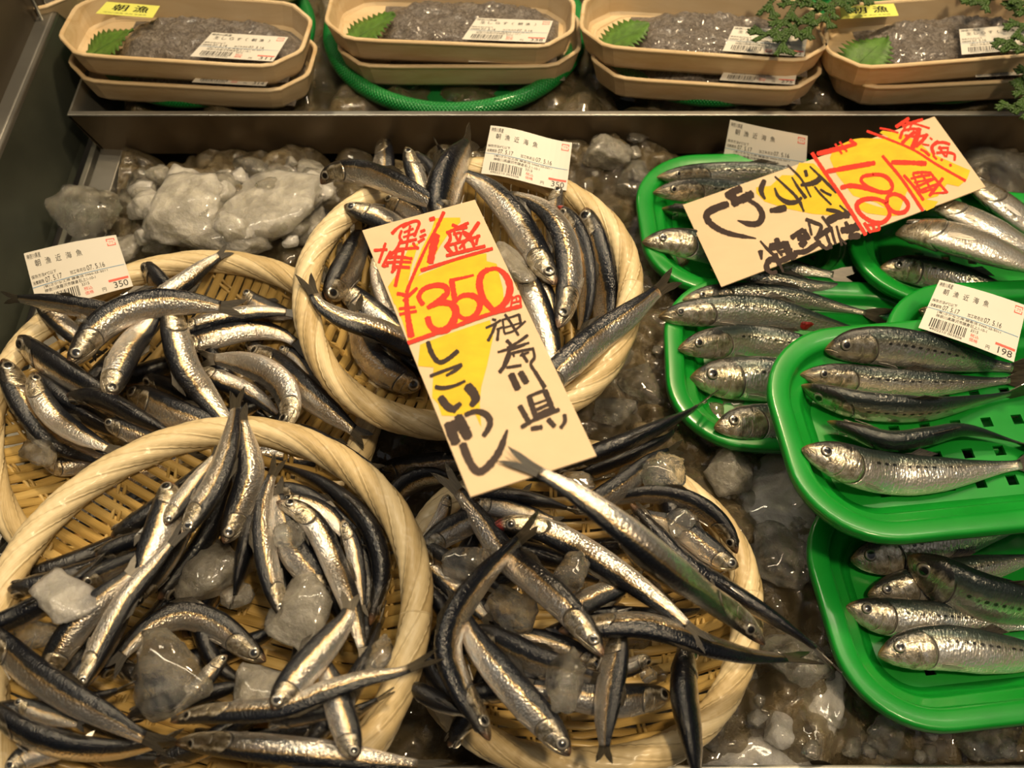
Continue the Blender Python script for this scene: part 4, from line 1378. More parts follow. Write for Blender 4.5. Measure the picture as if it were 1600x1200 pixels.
S('TB', [(1028, 494), (1080, 489), (1140, 485), (1200, 488), (1260, 500), (1330, 516), (1400, 528)], 23, 20, 'sardine with a dark red wound in the right middle tray', end='n', wound=(0.70, 0.62, 0.0033))
S('TC', [(1500, 272), (1545, 304), (1600, 345), (1660, 392)], 24, -50, 'pale bellied sardine nearest the back in the far right tray', full=330)
S('TC', [(1440, 312), (1480, 326), (1540, 352), (1600, 382), (1660, 405)], 22, -50, 'pale bellied sardine second from the back in the far right tray', full=300)
S('TC', [(1374, 418), (1420, 420), (1480, 433), (1550, 456), (1620, 476)], 24, 14, 'sardine behind the paper label, frontmost in the far right tray', full=310)
S('TC', [(1398, 366), (1440, 363), (1500, 376), (1560, 396), (1640, 426)], 31, -55, 'biggest pale bellied sardine under the corner of the 198 yen card', full=330)
S('TD', [(1436, 483), (1482, 500), (1550, 520)], 20, 30, 'brown sardine snout beside the paper label at the right', full=250)
S('TE', [(1292, 658), (1330, 672), (1390, 689), (1450, 682), (1500, 672), (1550, 680), (1635, 706)], 21, 96, 'wavy black sardine behind the bright one in the uppermost tray', end='n')
S('TE', [(1288, 546), (1340, 540), (1400, 543), (1470, 555), (1540, 569), (1625, 580)], 28, 32, 'grey sardine with a row of dots, rearmost in the uppermost tray', end='n')
S('TE', [(1250, 584), (1300, 588), (1380, 598), (1450, 601), (1530, 598), (1625, 590)], 22, 26, 'sardine with gold above its eye, second from the back in the uppermost tray', end='n')
S('TE', [(1251, 601), (1290, 619), (1340, 633), (1400, 639), (1460, 639), (1530, 626), (1625, 604)], 22, 70, 'dark sardine curved downwards in the middle of the uppermost tray', end='n')
S('TE', [(1253, 699), (1300, 716), (1360, 735), (1430, 742), (1500, 738), (1570, 729), (1645, 720)], 33, 2, 'brightest silver sardine along the front of the uppermost tray', end='n')
S('TF', [(1355, 928), (1405, 920), (1470, 905), (1540, 889), (1625, 870)], 28, 20, 'golden faced sardine under the dark one in the front right tray', full=320)
S('TF', [(1328, 873), (1380, 868), (1440, 855), (1510, 838), (1580, 822), (1655, 806)], 32, 24, 'rearmost sardine with a dotted side in the front right tray', end='n')
S('TF', [(1322, 946), (1370, 960), (1430, 968), (1500, 972)], 30, 12, 'sardine with a yellow snout, second from the front in the front right tray', full=330)
S('TF', [(1371, 1022), (1420, 1015), (1480, 1012), (1550, 1020), (1640, 1028)], 34, 8, 'frontmost pale sardine in the front right tray', full=370)
S('TF', [(1420, 866), (1450, 891), (1500, 921), (1550, 939), (1645, 957)], 33, 52, 'dark sardine lying slantwise over the others in the front right tray', full=370)
# ------------------------------------------------------------------ price cards and paper labels
class Plane:
    """z = z0 + gx x + gy y"""
    def __init__(self, z0, gx, gy):
        self.z0, self.g = z0, np.array([gx, gy])
        self.n = unit(np.array([-gx, -gy, 1.0]))

    def z(self, x, y):
        return self.z0 + self.g[0] * x + self.g[1] * y

    def hit(self, px, py, up=0.0):
        d = ray(px, py)
        o = CAM - self.n * up
        t = (self.z0 + self.g[0] * o[0] + self.g[1] * o[1] - o[2]) / (d[..., 2] - self.g[0] * d[..., 0] - self.g[1] * d[..., 1])
        return CAM + d * t[..., None]


def inside(poly, x, y):
    r = np.zeros(np.shape(x), bool)
    k = len(poly)
    for i in range(k):
        (x1, y1), (x2, y2) = poly[i], poly[(i + 1) % k]
        c_ = ((y1 > y) != (y2 > y))
        r ^= c_ & (x < (x2 - x1) * (y - y1) / (y2 - y1 + 1e-15) + x1)
    return r


def rest_plane(corners, keys, extra=(), gap=0.0004, span=0.3):
    """the lowest plane over the fish that lie under the card's outline"""
    cx, cy = np.mean(corners, 0)
    pts = []
    for k in keys:
        p, a, vz = pile_of(k)
        pts.append(np.column_stack([p[:, 0], p[:, 1], p[:, 2] + vz]))
    pts = np.concatenate(pts + ([np.array(extra)] if len(extra) else []))
    best = None
    for gx in np.linspace(-span, span, 25):
        for gy in np.linspace(-span, span, 25):
            z0 = 0.06
            for _ in range(3):
                pl = Plane(z0, gx, gy)
                w_ = np.array([pl.hit(*c_) for c_ in corners])
                s = inside(w_[:, :2], pts[:, 0], pts[:, 1])
                if not s.any():
                    break
                z0 = (pts[s, 2] - gx * pts[s, 0] - gy * pts[s, 1]).max() + gap
            m = w_.mean(0)
            score = pl.z(m[0], m[1]) + 0.004 * (abs(gx) + abs(gy))
            if best is None or score < best[0]:
                best = (score, Plane(z0, gx, gy))
    return best[1]


def lerp4(c, a, b_):
    c = np.asarray(c, float)
    a, b_ = np.asarray(a, float)[..., None], np.asarray(b_, float)[..., None]
    return c[0] * (1 - a) * (1 - b_) + c[1] * a * (1 - b_) + c[2] * a * b_ + c[3] * (1 - a) * b_


def card_body(name, corners, n, mat, root, th, curl=None):
    """corners TL, TR, BR, BL in space; curl(a, b) lifts along n"""
    na, nb = 17, 17
    A, B2 = np.meshgrid(np.linspace(0, 1, na), np.linspace(0, 1, nb), indexing='ij')
    p = lerp4(corners, A, B2)
    if curl is not None:
        p = p + n * curl(A, B2)[..., None]
    p = p.reshape(-1, 3)
    k = len(p)
    f = grid_faces(na, nb)
    v = np.concatenate([p, p - n * th])
    fs = f[:, ::-1].tolist() + (f + k).tolist()
    edge = [i * nb for i in range(na)] + [(na - 1) * nb + j for j in range(1, nb)] + [i * nb + nb - 1 for i in range(na - 2, -1, -1)] + [j for j in range(nb - 2, 0, -1)]
    fs += [[edge[i], edge[(i + 1) % len(edge)], edge[(i + 1) % len(edge)] + k, edge[i] + k] for i in range(len(edge))]
    return mesh(name, v, fs, mat, root, smooth=False)


def brush(bag, pl, origin, scale, pts, width, up, seed=0):
    """one pen stroke: points in zoomed-photo units (origin + c / scale), width in the same units, may taper"""
    q = np.asarray(pts, float)
    ws = np.asarray(width if isinstance(width, (list, tuple)) else [width] * 2, float)
    L_ = np.linalg.norm(np.diff(q, axis=0), axis=1).sum()
    n = max(6, int(L_ / 9))
    c = catmull(q, n)
    wd = np.interp(np.linspace(0, 1, n), np.linspace(0, 1, len(ws)), ws) / 2 * 1.22
    r = np.random.default_rng(int(abs(q.sum()) * 7) % 99991)
    wd = wd * (1 + 0.07 * r.normal(size=n))
    t = unit(np.gradient(c, axis=0))
    nn = np.stack([-t[:, 1], t[:, 0]], -1)
    c = c.copy()
    e0, e1 = c[0] - t[0] * wd[0] * 0.35, c[-1] + t[-1] * wd[-1] * 0.35
    lf, rt = c + nn * wd[:, None], c - nn * wd[:, None]
    poly = np.concatenate([[e0], lf, [e1], rt[::-1]])
    px = origin[0] + poly[:, 0] / scale
    py = origin[1] + poly[:, 1] / scale
    v = pl.hit(px, py, up)
    f = [[1 + i, 2 + i, 2 * n - i, 2 * n + 1 - i] for i in range(n - 1)]
    f += [[0, 1, 2 * n + 1], [n + 1, n + 2, n]]
    bag.add(v, f)


def patch(bag, pl, origin, scale, poly, up):
    q = np.asarray(poly, float)
    # marker edges are slightly wavy
    v = pl.hit(origin[0] + q[:, 0] / scale, origin[1] + q[:, 1] / scale, up)
    bag.add(v, [list(range(len(q)))])


def price_card(name, px_corners, pl, label, yellow, red, black):
    px = np.array(px_corners, float)
    corners = pl.hit(px[:, 0], px[:, 1])
    c = corners.mean(0)
    root = empty(name, c, label, 'price card')
    card_body('card', corners, pl.n, M['card'], root, 0.0005)
    for nm, groups, mat, up in (('yellow_marker_fill', yellow, 'yellow_ink', 0.00012), ):
        bag = Bag()
        for org, sc, polys in groups:
            for i, q in enumerate(polys):
                patch(bag, pl, org, sc, q, up + i * 0.00002)
        bag.build(nm, M[mat], root, smooth=False)
    for nm, groups, mat, up in (('red_lettering', red, 'red_ink', 0.00024), ('black_lettering', black, 'black_ink', 0.00024)):
        bag = Bag()
        i = 0
        for org, sc, strokes in groups:
            for pts, wd in strokes:
                brush(bag, pl, org, sc, pts, wd, up + i * 0.000002)
                i += 1
        bag.build(nm, M[mat], root, smooth=False)
    return root


C1 = [(566, 360), (742, 312), (932, 712), (735, 776)]
PL1 = rest_plane(C1, ('M', 'R'))
OA, SA = (560, 300), 5.0
OB, SB = (640, 500), 4.2867
red1 = [(OA, SA, [
    ([(668, 155), (610, 280), (540, 410), (470, 560), (400, 720), (378, 785)], [26, 20, 18, 22, 20, 26]),
    ([(556, 215), (596, 205)], 26),
    ([(262, 325), (300, 285), (345, 255), (385, 240)], [22, 16, 14]),
    ([(338, 300), (322, 350), (340, 385)], 18),
    ([(345, 275), (400, 240), (455, 225), (475, 245), (455, 300), (435, 345)], 20),
    ([(355, 315), (430, 285)], 14), ([(350, 352), (440, 322)], 14), ([(405, 262), (385, 372)], 16),
    ([(485, 310), (520, 296)], 18), ([(480, 352), (528, 330)], 16), ([(468, 392), (515, 362)], 18),
    ([(312, 402), (455, 368)], 18), ([(300, 446), (472, 436)], 18), ([(428, 395), (440, 420), (470, 442)], 18),
    ([(330, 382), (300, 440), (250, 500)], 18), ([(385, 372), (375, 440)], 16),
    ([(122, 455), (225, 448)], 18), ([(212, 398), (188, 470), (160, 552)], 18),
    ([(252, 462), (215, 530), (188, 582)], 18), ([(245, 478), (310, 460), (355, 455)], 16),
    ([(300, 440), (285, 530), (265, 628)], 20), ([(352, 440), (340, 520), (325, 590)], 20),
    ([(238, 512), (330, 508), (420, 522)], 20), ([(215, 552), (300, 545), (412, 548)], 18), ([(265, 582), (400, 590)], 22),
    ([(195, 582), (235, 572)], 16), ([(258, 628), (290, 600)], 16), ([(322, 590), (305, 660), (288, 738)], [24, 22, 24]),
    ([(605, 332), (585, 430), (560, 552)], [58, 54, 42]),
    ([(732, 255), (780, 275)], 20), ([(775, 278), (860, 240)], 18), ([(688, 318), (760, 290), (850, 275)], 20),
    ([(942, 235), (890, 310), (830, 390), (790, 440)], [26, 22, 16]),
    ([(705, 305), (718, 365), (678, 432)], 22), ([(740, 330), (800, 318), (790, 372)], 16), ([(745, 300), (782, 390)], 16),
    ([(812, 305), (880, 345), (830, 385)], 18), ([(820, 320), (900, 400)], 16),
    ([(686, 425), (735, 482)], 24), ([(700, 415), (760, 400), (860, 370), (950, 340)], 18),
    ([(752, 395), (772, 470)], 18), ([(815, 385), (832, 452)], 18), ([(880, 355), (905, 425)], 20), ([(935, 335), (920, 408)], 20),
    ([(688, 496), (840, 458), (990, 422)], 22),
    ([(488, 612), (760, 525), (1048, 440)], [24, 20, 22]),
    ([(378, 790), (376, 860), (388, 980), (412, 1130)], [26, 34, 42, 46]),
    ([(302, 793), (345, 800), (378, 815)], 24), ([(460, 748), (415, 790), (350, 850)], [18, 24, 18]),
    ([(318, 912), (445, 898)], 18), ([(322, 955), (455, 930)], 18),
    ([(505, 880), (472, 820), (510, 758), (600, 728), (675, 738), (695, 785), (650, 830), (540, 905)], [32, 30, 30, 34, 38, 38, 30, 28]),
    ([(545, 900), (640, 865), (725, 875), (762, 935), (735, 1020), (680, 1075), (610, 1080), (560, 1040), (540, 978)], [28, 34, 44, 52, 50, 44, 38, 40]),
    ([(900, 648), (820, 668), (715, 690)], [14, 18, 22]), ([(728, 688), (742, 770), (755, 862)], [36, 38, 36]),
    ([(755, 850), (820, 808), (900, 812), (950, 860), (930, 940), (870, 985), (815, 985), (780, 955)], [24, 30, 36, 42, 40, 32, 26, 24]),
    ([(1020, 600), (965, 640), (945, 720), (975, 830), (1030, 900), (1065, 935)], [30, 44, 48, 44, 40, 34]),
    ([(1000, 610), (1080, 598), (1150, 650), (1185, 740), (1165, 830), (1120, 890), (1050, 930)], [24, 26, 36, 48, 46, 38, 30]),
    ([(1205, 815), (1192, 895)], 14), ([(1205, 830), (1258, 812), (1270, 895)], 14), ([(1235, 830), (1238, 858)], 10), ([(1200, 865), (1262, 850)], 12),
    ([(388, 1178), (700, 1068), (1010, 958), (1275, 888)], [28, 26, 24, 26]),
])]
black1 = [(OA, SA, [
    ([(1045, 993), (1075, 1000)], 16), ([(995, 1062), (1055, 1035), (1112, 1000)], 16), ([(1072, 1030), (1045, 1100), (1012, 1165)], 20),
    ([(1095, 1075), (1085, 1160)], 18), ([(1080, 1075), (1125, 1055)], 14),
    ([(1120, 1000), (1190, 978), (1258, 955)], 14), ([(1255, 955), (1270, 1030)], 18), ([(1128, 1002), (1140, 1100)], 14),
    ([(1130, 1062), (1200, 1042), (1272, 1020)], 12), ([(1140, 1108), (1220, 1080), (1305, 1008)], 14), ([(1145, 955), (1190, 1020), (1250, 1118)], 18)]),
    (OB, SB, [
    ([(650, 135), (678, 172), (655, 240), (625, 320)], 20), ([(655, 188), (730, 145), (792, 100)], 16),
    ([(592, 215), (700, 182), (800, 152)], 14), ([(655, 232), (740, 208), (832, 190)], 16), ([(680, 200), (770, 168)], 10),
    ([(670, 235), (640, 300), (602, 350)], 22), ([(650, 318), (700, 310), (748, 302)], 16), ([(690, 215), (700, 245)], 12),
    ([(752, 222), (790, 280)], 20), ([(740, 238), (800, 215)], 12),
    ([(828, 195), (836, 250), (812, 295), (850, 360), (905, 450)], [14, 18, 18, 22, 28]),
    ([(680, 362), (702, 410), (726, 462)], 38), ([(742, 348), (784, 420)], 36),
    ([(800, 508), (825, 590), (850, 665)], 32), ([(798, 512), (850, 490), (908, 468)], 18), ([(906, 470), (935, 540), (960, 606)], 32),
    ([(838, 562), (912, 536)], 12), ([(850, 600), (925, 566)], 18), ([(862, 632), (945, 594)], 22), ([(845, 664), (920, 632), (1002, 598)], 22),
    ([(738, 575), (775, 640), (805, 695)], 30), ([(748, 718), (850, 660), (1000, 600)], 22),
    ([(815, 728), (888, 716)], 26), ([(928, 664), (972, 712)], 28), ([(1038, 632), (1040, 680), (1012, 722)], 22),
    ([(122, 145), (145, 215), (180, 270), (215, 282), (265, 255), (325, 205)], [26, 28, 28, 26, 24, 26]),
    ([(138, 375), (230, 340), (350, 296)], 18), ([(350, 300), (310, 335), (245, 372)], [18, 20, 14]),
    ([(172, 448), (225, 455), (300, 440), (372, 408)], [26, 24, 18, 16]),
    ([(205, 515), (250, 575), (292, 600)], [44, 46, 40]), ([(285, 608), (342, 558)], [40, 24]),
    ([(385, 440), (428, 490), (440, 530), (412, 575)], [52, 52, 48, 30]),
    ([(250, 690), (282, 755), (312, 825)], [36, 60, 58]), ([(325, 640), (355, 710), (395, 790)], [46, 62, 56]), ([(280, 720), (345, 690)], 70),
    ([(372, 635), (440, 612), (510, 630), (540, 680), (525, 730), (495, 775)], [26, 26, 36, 36, 32, 26]),
    ([(355, 828), (385, 910), (425, 985), (470, 1015), (530, 975), (600, 880), (655, 735)], [44, 46, 44, 42, 40, 36, 12]),
])]
yellow1 = [(OA, SA, [
    [(600, 205), (690, 200), (795, 200), (798, 235), (700, 330), (640, 420), (560, 560), (480, 640), (400, 720), (430, 600), (500, 430), (570, 300)],
    [(500, 640), (700, 560), (860, 500), (1000, 478), (1002, 540), (1080, 560), (1095, 620), (1130, 760), (1140, 890), (980, 965), (760, 1045), (560, 1105), (395, 1170), (340, 1000), (240, 770), (300, 735), (400, 690)],
    [(230, 740), (300, 640), (400, 420), (470, 400), (420, 560), (380, 740), (350, 800), (280, 880)]]),
    (OB, SB, [
    [(70, 165), (250, 95), (400, 45), (540, 0), (560, 110), (520, 300), (480, 450), (470, 560), (480, 720), (430, 610), (330, 645), (215, 640), (190, 560), (150, 520), (160, 318), (55, 308)]])]
price_card('price_card', C1, PL1, 'tan price card reading 350 yen in red, propped across two bamboo baskets', yellow1, red1, black1)

# the fish that lies over the card's lower end
W1 = PL1.hit(np.array([c[0] for c in C1], float), np.array([c[1] for c in C1], float))
fish('R', [(1197, 1006), (1160, 970), (1110, 935), (1050, 888), (980, 830), (910, 778), (850, 742), (786, 709)], 22, 4,
     'longest bright anchovy, its tail laid over the lower end of the 350 yen card', end='n',
     cover=lambda w_: np.where(inside(W1[:, :2], w_[:, 0], w_[:, 1]), PL1.z(w_[:, 0], w_[:, 1]) + 0.001, -9))

C2 = [(1460, 182), (1540, 292), (1127, 448), (1067, 320)]
rests = [(x, PAN_Y + dy, PAN_Z + 0.001) for x in np.linspace(0.05, 0.40, 60) for dy in (0, 0.003, 0.006)]
for k in ('TA', 'TC', 'TB'):
    t = TR[k]
    th = np.linspace(0, 2 * np.pi, 120)
    for x, y in zip(t['c'][0] + 0.6 * t['w'] * np.cos(th), t['c'][1] + 0.6 * t['h'] * np.sin(th)):
        for s in np.linspace(0.6, 1.0, 9):
            xx, yy = t['c'][0] + (x - t['c'][0]) * s, t['c'][1] + (y - t['c'][1]) * s
            rests.append((xx, yy, float(tray_top(k, xx, yy)) + 0.0008))
PL2 = rest_plane(C2, ('TA', 'TC', 'TB'), rests, span=0.22)
OC, SCC = (1060, 180), 4.4429
OD, SD = (1300, 170), 5.4538
red2 = [(OD, SD, [
    ([(545, 155), (600, 118), (655, 80)], 24), ([(600, 150), (690, 115), (772, 90)], 20), ([(620, 108), (720, 130), (832, 165)], 14),
    ([(578, 255), (600, 190)], 22), ([(600, 185), (680, 170), (745, 172)], 18), ([(640, 130), (600, 195)], 16), ([(690, 112), (650, 190)], 14),
    ([(598, 292), (650, 240), (705, 195)], 26), ([(685, 335), (720, 250), (742, 165)], 38), ([(715, 322), (770, 270), (812, 215)], 26), ([(620, 225), (720, 235), (810, 222)], 18),
    ([(408, 165), (480, 178), (565, 205)], 14),
    ([(755, 345), (795, 365), (832, 400)], 20), ([(835, 245), (855, 262)], 12), ([(770, 300), (830, 310)], 12),
    ([(905, 275), (852, 325), (870, 390)], 24), ([(885, 290), (950, 285), (1005, 302)], 20), ([(905, 335), (995, 330)], 16), ([(915, 318), (935, 360), (965, 405)], 16),
    ([(890, 375), (960, 370), (1040, 385), (1045, 440)], 18), ([(990, 340), (975, 410)], 14), ([(862, 398), (892, 430)], 16), ([(930, 428), (940, 440)], 18), ([(1008, 470), (1012, 490)], 20),
    ([(298, 190), (480, 258), (700, 352), (900, 478), (1138, 612)], [18, 16, 16, 18, 20]),
    ([(430, 400), (600, 605), (775, 868)], 22),
    ([(508, 455), (650, 458), (802, 466)], [30, 34, 36]),
    ([(612, 565), (700, 665), (780, 778)], 22), ([(688, 548), (770, 540), (845, 545)], 20), ([(672, 595), (750, 575), (835, 565)], 18), ([(700, 628), (780, 612), (860, 595)], 16),
    ([(718, 665), (800, 630), (885, 590)], 18), ([(740, 702), (820, 668), (900, 640)], 18), ([(690, 555), (725, 640), (760, 715)], 16), ([(758, 548), (805, 620), (852, 700)], 16),
    ([(838, 545), (905, 625), (985, 715)], 18), ([(830, 742), (885, 670), (945, 590)], 24), ([(768, 715), (860, 680)], 16), ([(860, 720), (975, 712)], 14),
    ([(355, 560), (270, 575), (250, 615), (310, 668), (400, 705), (480, 708), (515, 670), (490, 605), (430, 565), (345, 558)], [26, 26, 24, 28, 30, 28, 26, 28, 28, 26]),
    ([(75, 672), (150, 655), (240, 665), (340, 690), (430, 715)], [30, 34, 34, 30, 26]),
    ([(470, 800), (475, 750), (530, 725), (605, 755), (650, 820), (620, 875), (550, 885), (490, 850), (460, 790)], [26, 28, 28, 30, 30, 30, 28, 26]),
    ([(465, 800), (380, 768), (280, 770), (212, 815), (240, 890), (330, 955), (420, 970), (480, 925), (490, 870), (455, 800)], [26, 28, 32, 34, 30, 28, 30, 30, 28, 26]),
    ([(275, 970), (330, 1055)], 22), ([(300, 992), (400, 978)], 20), ([(398, 980), (405, 1030)], 18), ([(335, 960), (365, 1035)], 20), ([(320, 1048), (405, 1030)], 18)]),
    (OC, SCC, [
    ([(965, 268), (1060, 245), (1150, 222), (1236, 196)], [26, 28, 26, 20]), ([(1190, 172), (1210, 185), (1236, 205)], 20), ([(1088, 200), (1135, 268)], 12), ([(1120, 185), (1170, 252)], 12),
    ([(1030, 390), (1130, 372), (1240, 352), (1365, 330)], [26, 30, 30, 26]),
    ([(928, 262), (1040, 430), (1150, 590), (1300, 830)], 22)])]
black2 = [(OC, SCC, [
    ([(345, 615), (260, 645), (200, 682), (205, 730), (270, 785), (370, 825), (540, 855)], [40, 44, 40, 34, 30, 24, 6]),
    ([(335, 565), (385, 530), (435, 508)], 44), ([(375, 615), (440, 580), (515, 545)], 46), ([(365, 560), (420, 610)], 44), ([(440, 590), (500, 565)], 40),
    ([(490, 590), (550, 630), (582, 690), (560, 745), (500, 755), (410, 730)], [22, 26, 36, 36, 32, 6]),
    ([(598, 450), (575, 510), (582, 550), (602, 582)], [30, 34, 26, 14]), ([(636, 662), (690, 655), (746, 642)], [24, 40, 38]),
    ([(670, 425), (740, 490), (820, 570), (872, 668)], [10, 16, 18, 12]), ([(668, 505), (695, 565), (760, 605), (825, 600), (855, 570)], [12, 20, 28, 28, 16]),
    ([(788, 430), (830, 500), (885, 575)], [10, 18, 20]), ([(850, 600), (862, 650)], 12),
    ([(758, 345), (850, 440), (910, 550), (920, 568)], [10, 14, 14, 10]), ([(880, 382), (892, 425)], 20), ([(850, 485), (920, 475), (965, 455), (992, 425)], [18, 28, 34, 30]),
    ([(912, 355), (980, 420), (1040, 480), (1096, 538)], [10, 14, 18, 14]), ([(945, 495), (985, 545), (1062, 622)], [12, 14, 12]), ([(985, 515), (1025, 540), (1062, 556)], 14),
    ([(1028, 655), (1100, 668), (1150, 690)], [20, 26, 20]), ([(1118, 625), (1165, 665), (1218, 698)], [10, 14, 12]), ([(1035, 735), (1110, 700), (1185, 688)], 42),
    ([(1130, 800), (1190, 790), (1260, 765)], [34, 46, 46]), ([(1185, 845), (1260, 835)], 36), ([(1160, 740), (1200, 820), (1230, 850)], 22), ([(1098, 768), (1135, 905)], 14), ([(1120, 850), (1165, 895)], 12),
    ([(1060, 775), (1075, 840), (1092, 895)], 16), ([(1015, 800), (1040, 860), (1062, 925)], 18),
    ([(885, 722), (945, 745), (992, 772), (960, 850)], 22), ([(905, 740), (925, 832)], 14), ([(998, 702), (1052, 775)], 16), ([(950, 860), (1000, 820), (1050, 790)], 30), ([(970, 885), (1030, 925), (1060, 890)], 22),
    ([(785, 850), (835, 815), (870, 795)], 28), ([(870, 795), (905, 860)], 30), ([(850, 905), (880, 870)], 42), ([(830, 850), (880, 850)], 40),
    ([(802, 952), (880, 945), (935, 912), (985, 875)], [24, 30, 32, 26]), ([(768, 935), (815, 990)], 14),
    ([(568, 872), (620, 930), (680, 990), (728, 1088)], [10, 18, 20, 12]), ([(680, 855), (690, 895), (670, 920)], 32), ([(635, 915), (700, 905), (750, 895)], 44), ([(745, 878), (770, 940), (800, 1000)], 30),
    ([(675, 960), (700, 1040)], 24), ([(700, 1015), (760, 990), (822, 962)], 32), ([(700, 950), (790, 930)], 16), ([(680, 925), (722, 975)], 14), ([(735, 930), (765, 985)], 12),
    ([(570, 940), (578, 1000)], [28, 12]), ([(690, 1005), (640, 1000), (612, 1040), (620, 1075)], [26, 36, 34, 30]), ([(612, 1072), (650, 1095), (682, 1085)], 24)])]
yellow2 = [(OD, SD, [
    [(170, 262), (250, 250), (420, 255), (480, 240), (405, 205), (430, 185), (600, 215), (740, 280), (830, 370), (1050, 470), (1178, 525), (1150, 600), (1080, 662), (980, 640), (900, 745), (800, 770), (905, 790), (870, 840), (805, 870), (640, 700), (560, 910), (380, 800), (180, 740), (40, 560), (-20, 420), (20, 330)],
    [(230, 780), (380, 830), (470, 850), (600, 905), (500, 915), (300, 890), (225, 850)]]),
    (OC, SCC, [
    [(838, 330), (940, 335), (1010, 400), (1090, 520), (1190, 690), (1120, 700), (930, 685), (760, 650), (600, 600), (540, 540), (540, 500), (640, 490), (720, 415), (800, 418)]])]
price_card('price_card', C2, PL2, 'tan price card reading 198 yen in red, lying slantwise over the green trays', yellow2, red2, black2)


# ---- printed labels
def text_outline(s):
    """triangles of a line of type, height about 1"""
    cu = bpy.data.curves.new('type', 'FONT')
    cu.body = s
    cu.resolution_u = 3
    o = bpy.data.objects.new('type', cu)
    COL.objects.link(o)
    dg = bpy.context.evaluated_depsgraph_get()
    me = bpy.data.meshes.new_from_object(o.evaluated_get(dg))
    v = np.array([p.co[:2] for p in me.vertices]).reshape(-1, 2)
    f = [list(p.vertices) for p in me.polygons]
    bpy.data.objects.remove(o)
    bpy.data.curves.remove(cu)
    bpy.data.meshes.remove(me)
    return v, f


TYPE = {}


class Label:
    """a printed paper label: corners TL, TR, BR, BL in space; marks in units of the label (0..1 across, 0..1 down)"""
    def __init__(self, corners, curl=None):
        self.c = np.asarray(corners, float)
        self.n = unit(np.cross(self.c[3] - self.c[0], self.c[1] - self.c[0]))
        if self.n[2] < 0:
            self.n = -self.n
        self.curl = curl
        self.ink = {}

    def at(self, a, b_, up):
        p = lerp4(self.c, a, b_)
        if self.curl is not None:
            p = p + self.n * self.curl(np.asarray(a), np.asarray(b_))[..., None]
        return p + self.n * up

    def bag(self, ink):
        return self.ink.setdefault(ink, Bag())

    def rect(self, ink, a0, b0, a1, b1):
        k = max(1, int((a1 - a0) / 0.08))
        a = np.linspace(a0, a1, k + 1)
        v = np.concatenate([self.at(a, np.full(k + 1, b0), 0.00012), self.at(a, np.full(k + 1, b1), 0.00012)])
        self.bag(ink).add(v, [[i, k + 1 + i, k + 2 + i, i + 1] for i in range(k)])

    def text(self, ink, s, a0, b0, a1, b1):
        """type filling the box a0..a1, b0..b1"""
        if s not in TYPE:
            TYPE[s] = text_outline(s)
        v, f = TYPE[s]
        lo, hi = v.min(0), v.max(0)
        q = (v - lo) / np.maximum(hi - lo, 1e-6)
        self.bag(ink).add(self.at(a0 + q[:, 0] * (a1 - a0), b1 - q[:, 1] * (b1 - b0), 0.00012), f)

    def build(self, root, paper='paper', sheet='sheet'):
        card_body(sheet, self.c, self.n, M[paper], root, 0.00012, self.curl)
        names = {'print': 'black_print', 'red_print': 'red_print', 'blue_print': 'blue_rule'}
        for k, bag in self.ink.items():
            bag.build(names[k], M[k], root, smooth=False)


def label_marks(lb, title, price, use_by, maker=True, small=False, sp_=1.0):
    lb.text('print', '神奈川県産', 0.02, 0.035, 0.17 if not small else 0.28, 0.125)
    n = len(title)
    a = 0.09
    for ch in title:
        if ch.strip():
            nw = 0.018 if ch in '（）' else 0.0
            lb.text('print', ch, a + nw, 0.15, a + 0.060 - nw, 0.265)
        a += 0.112 * sp_
    lb.text('print', '保存方法4℃以下', 0.015, 0.385, 0.285, 0.445)
    lb.text('print', '消費期限', 0.015, 0.485, 0.135, 0.545)
    lb.text('print', use_by, 0.150, 0.465, 0.33, 0.555)
    lb.text('print', '加工年月日', 0.42, 0.475, 0.585, 0.540)
    lb.text('print', '07. 5.16', 0.60, 0.455, 0.79, 0.545)
    lb.rect('blue_print', 0.0, 0.572, 0.985, 0.582)
    lb.text('print', '(有)さかな工房 鎌倉店 0466-25-5011', 0.115, 0.588, 0.80, 0.640)
    lb.text('print', '神奈川県藤沢市鎌倉石上1-10-1', 0.115, 0.650, 0.66, 0.712)
    r = np.random.default_rng(4)
    x = 0.085
    while x < 0.455:
        w_ = r.choice([0.004, 0.008, 0.012])
        lb.rect('print', x, 0.745, x + w_, 0.915)
        x += w_ + r.choice([0.005, 0.009, 0.013])
    lb.text('print', '4902210 003506', 0.10, 0.925, 0.44, 0.965)
    lb.text('print', '3315', 0.50, 0.730, 0.58, 0.778)
    lb.text('red_print', '税込', 0.51, 0.805, 0.60, 0.865)
    lb.text('red_print', '価格', 0.51, 0.88, 0.60, 0.94)
    lb.rect('red_print', 0.775, 0.795, 0.985, 0.835)
    lb.text('print', '円', 0.69, 0.90, 0.73, 0.965)
    lb.text('print', price, 0.815, 0.850, 0.965, 0.960)
    # recycling mark: a square bracket round the two kana
    for q in ((0.885, 0.055, 0.965, 0.070), (0.885, 0.175, 0.965, 0.190), (0.880, 0.055, 0.889, 0.110), (0.880, 0.140, 0.889, 0.190), (0.961, 0.055, 0.970, 0.105), (0.961, 0.135, 0.970, 0.190)):
        lb.rect('red_print', *q)
    lb.text('red_print', 'プラ', 0.900, 0.095, 0.950, 0.155)


def paper_label(px, pl, label, price, curl, use_by='07. 5.17'):
    px = np.array(px, float)
    c = pl.hit(px[:, 0], px[:, 1])
    root = empty('paper_label', c.mean(0), label, 'label', 'loose printed fish labels')
    lb = Label(c, curl)
    label_marks(lb, '朝漁近海魚', price, use_by)
    lb.build(root)
    return root


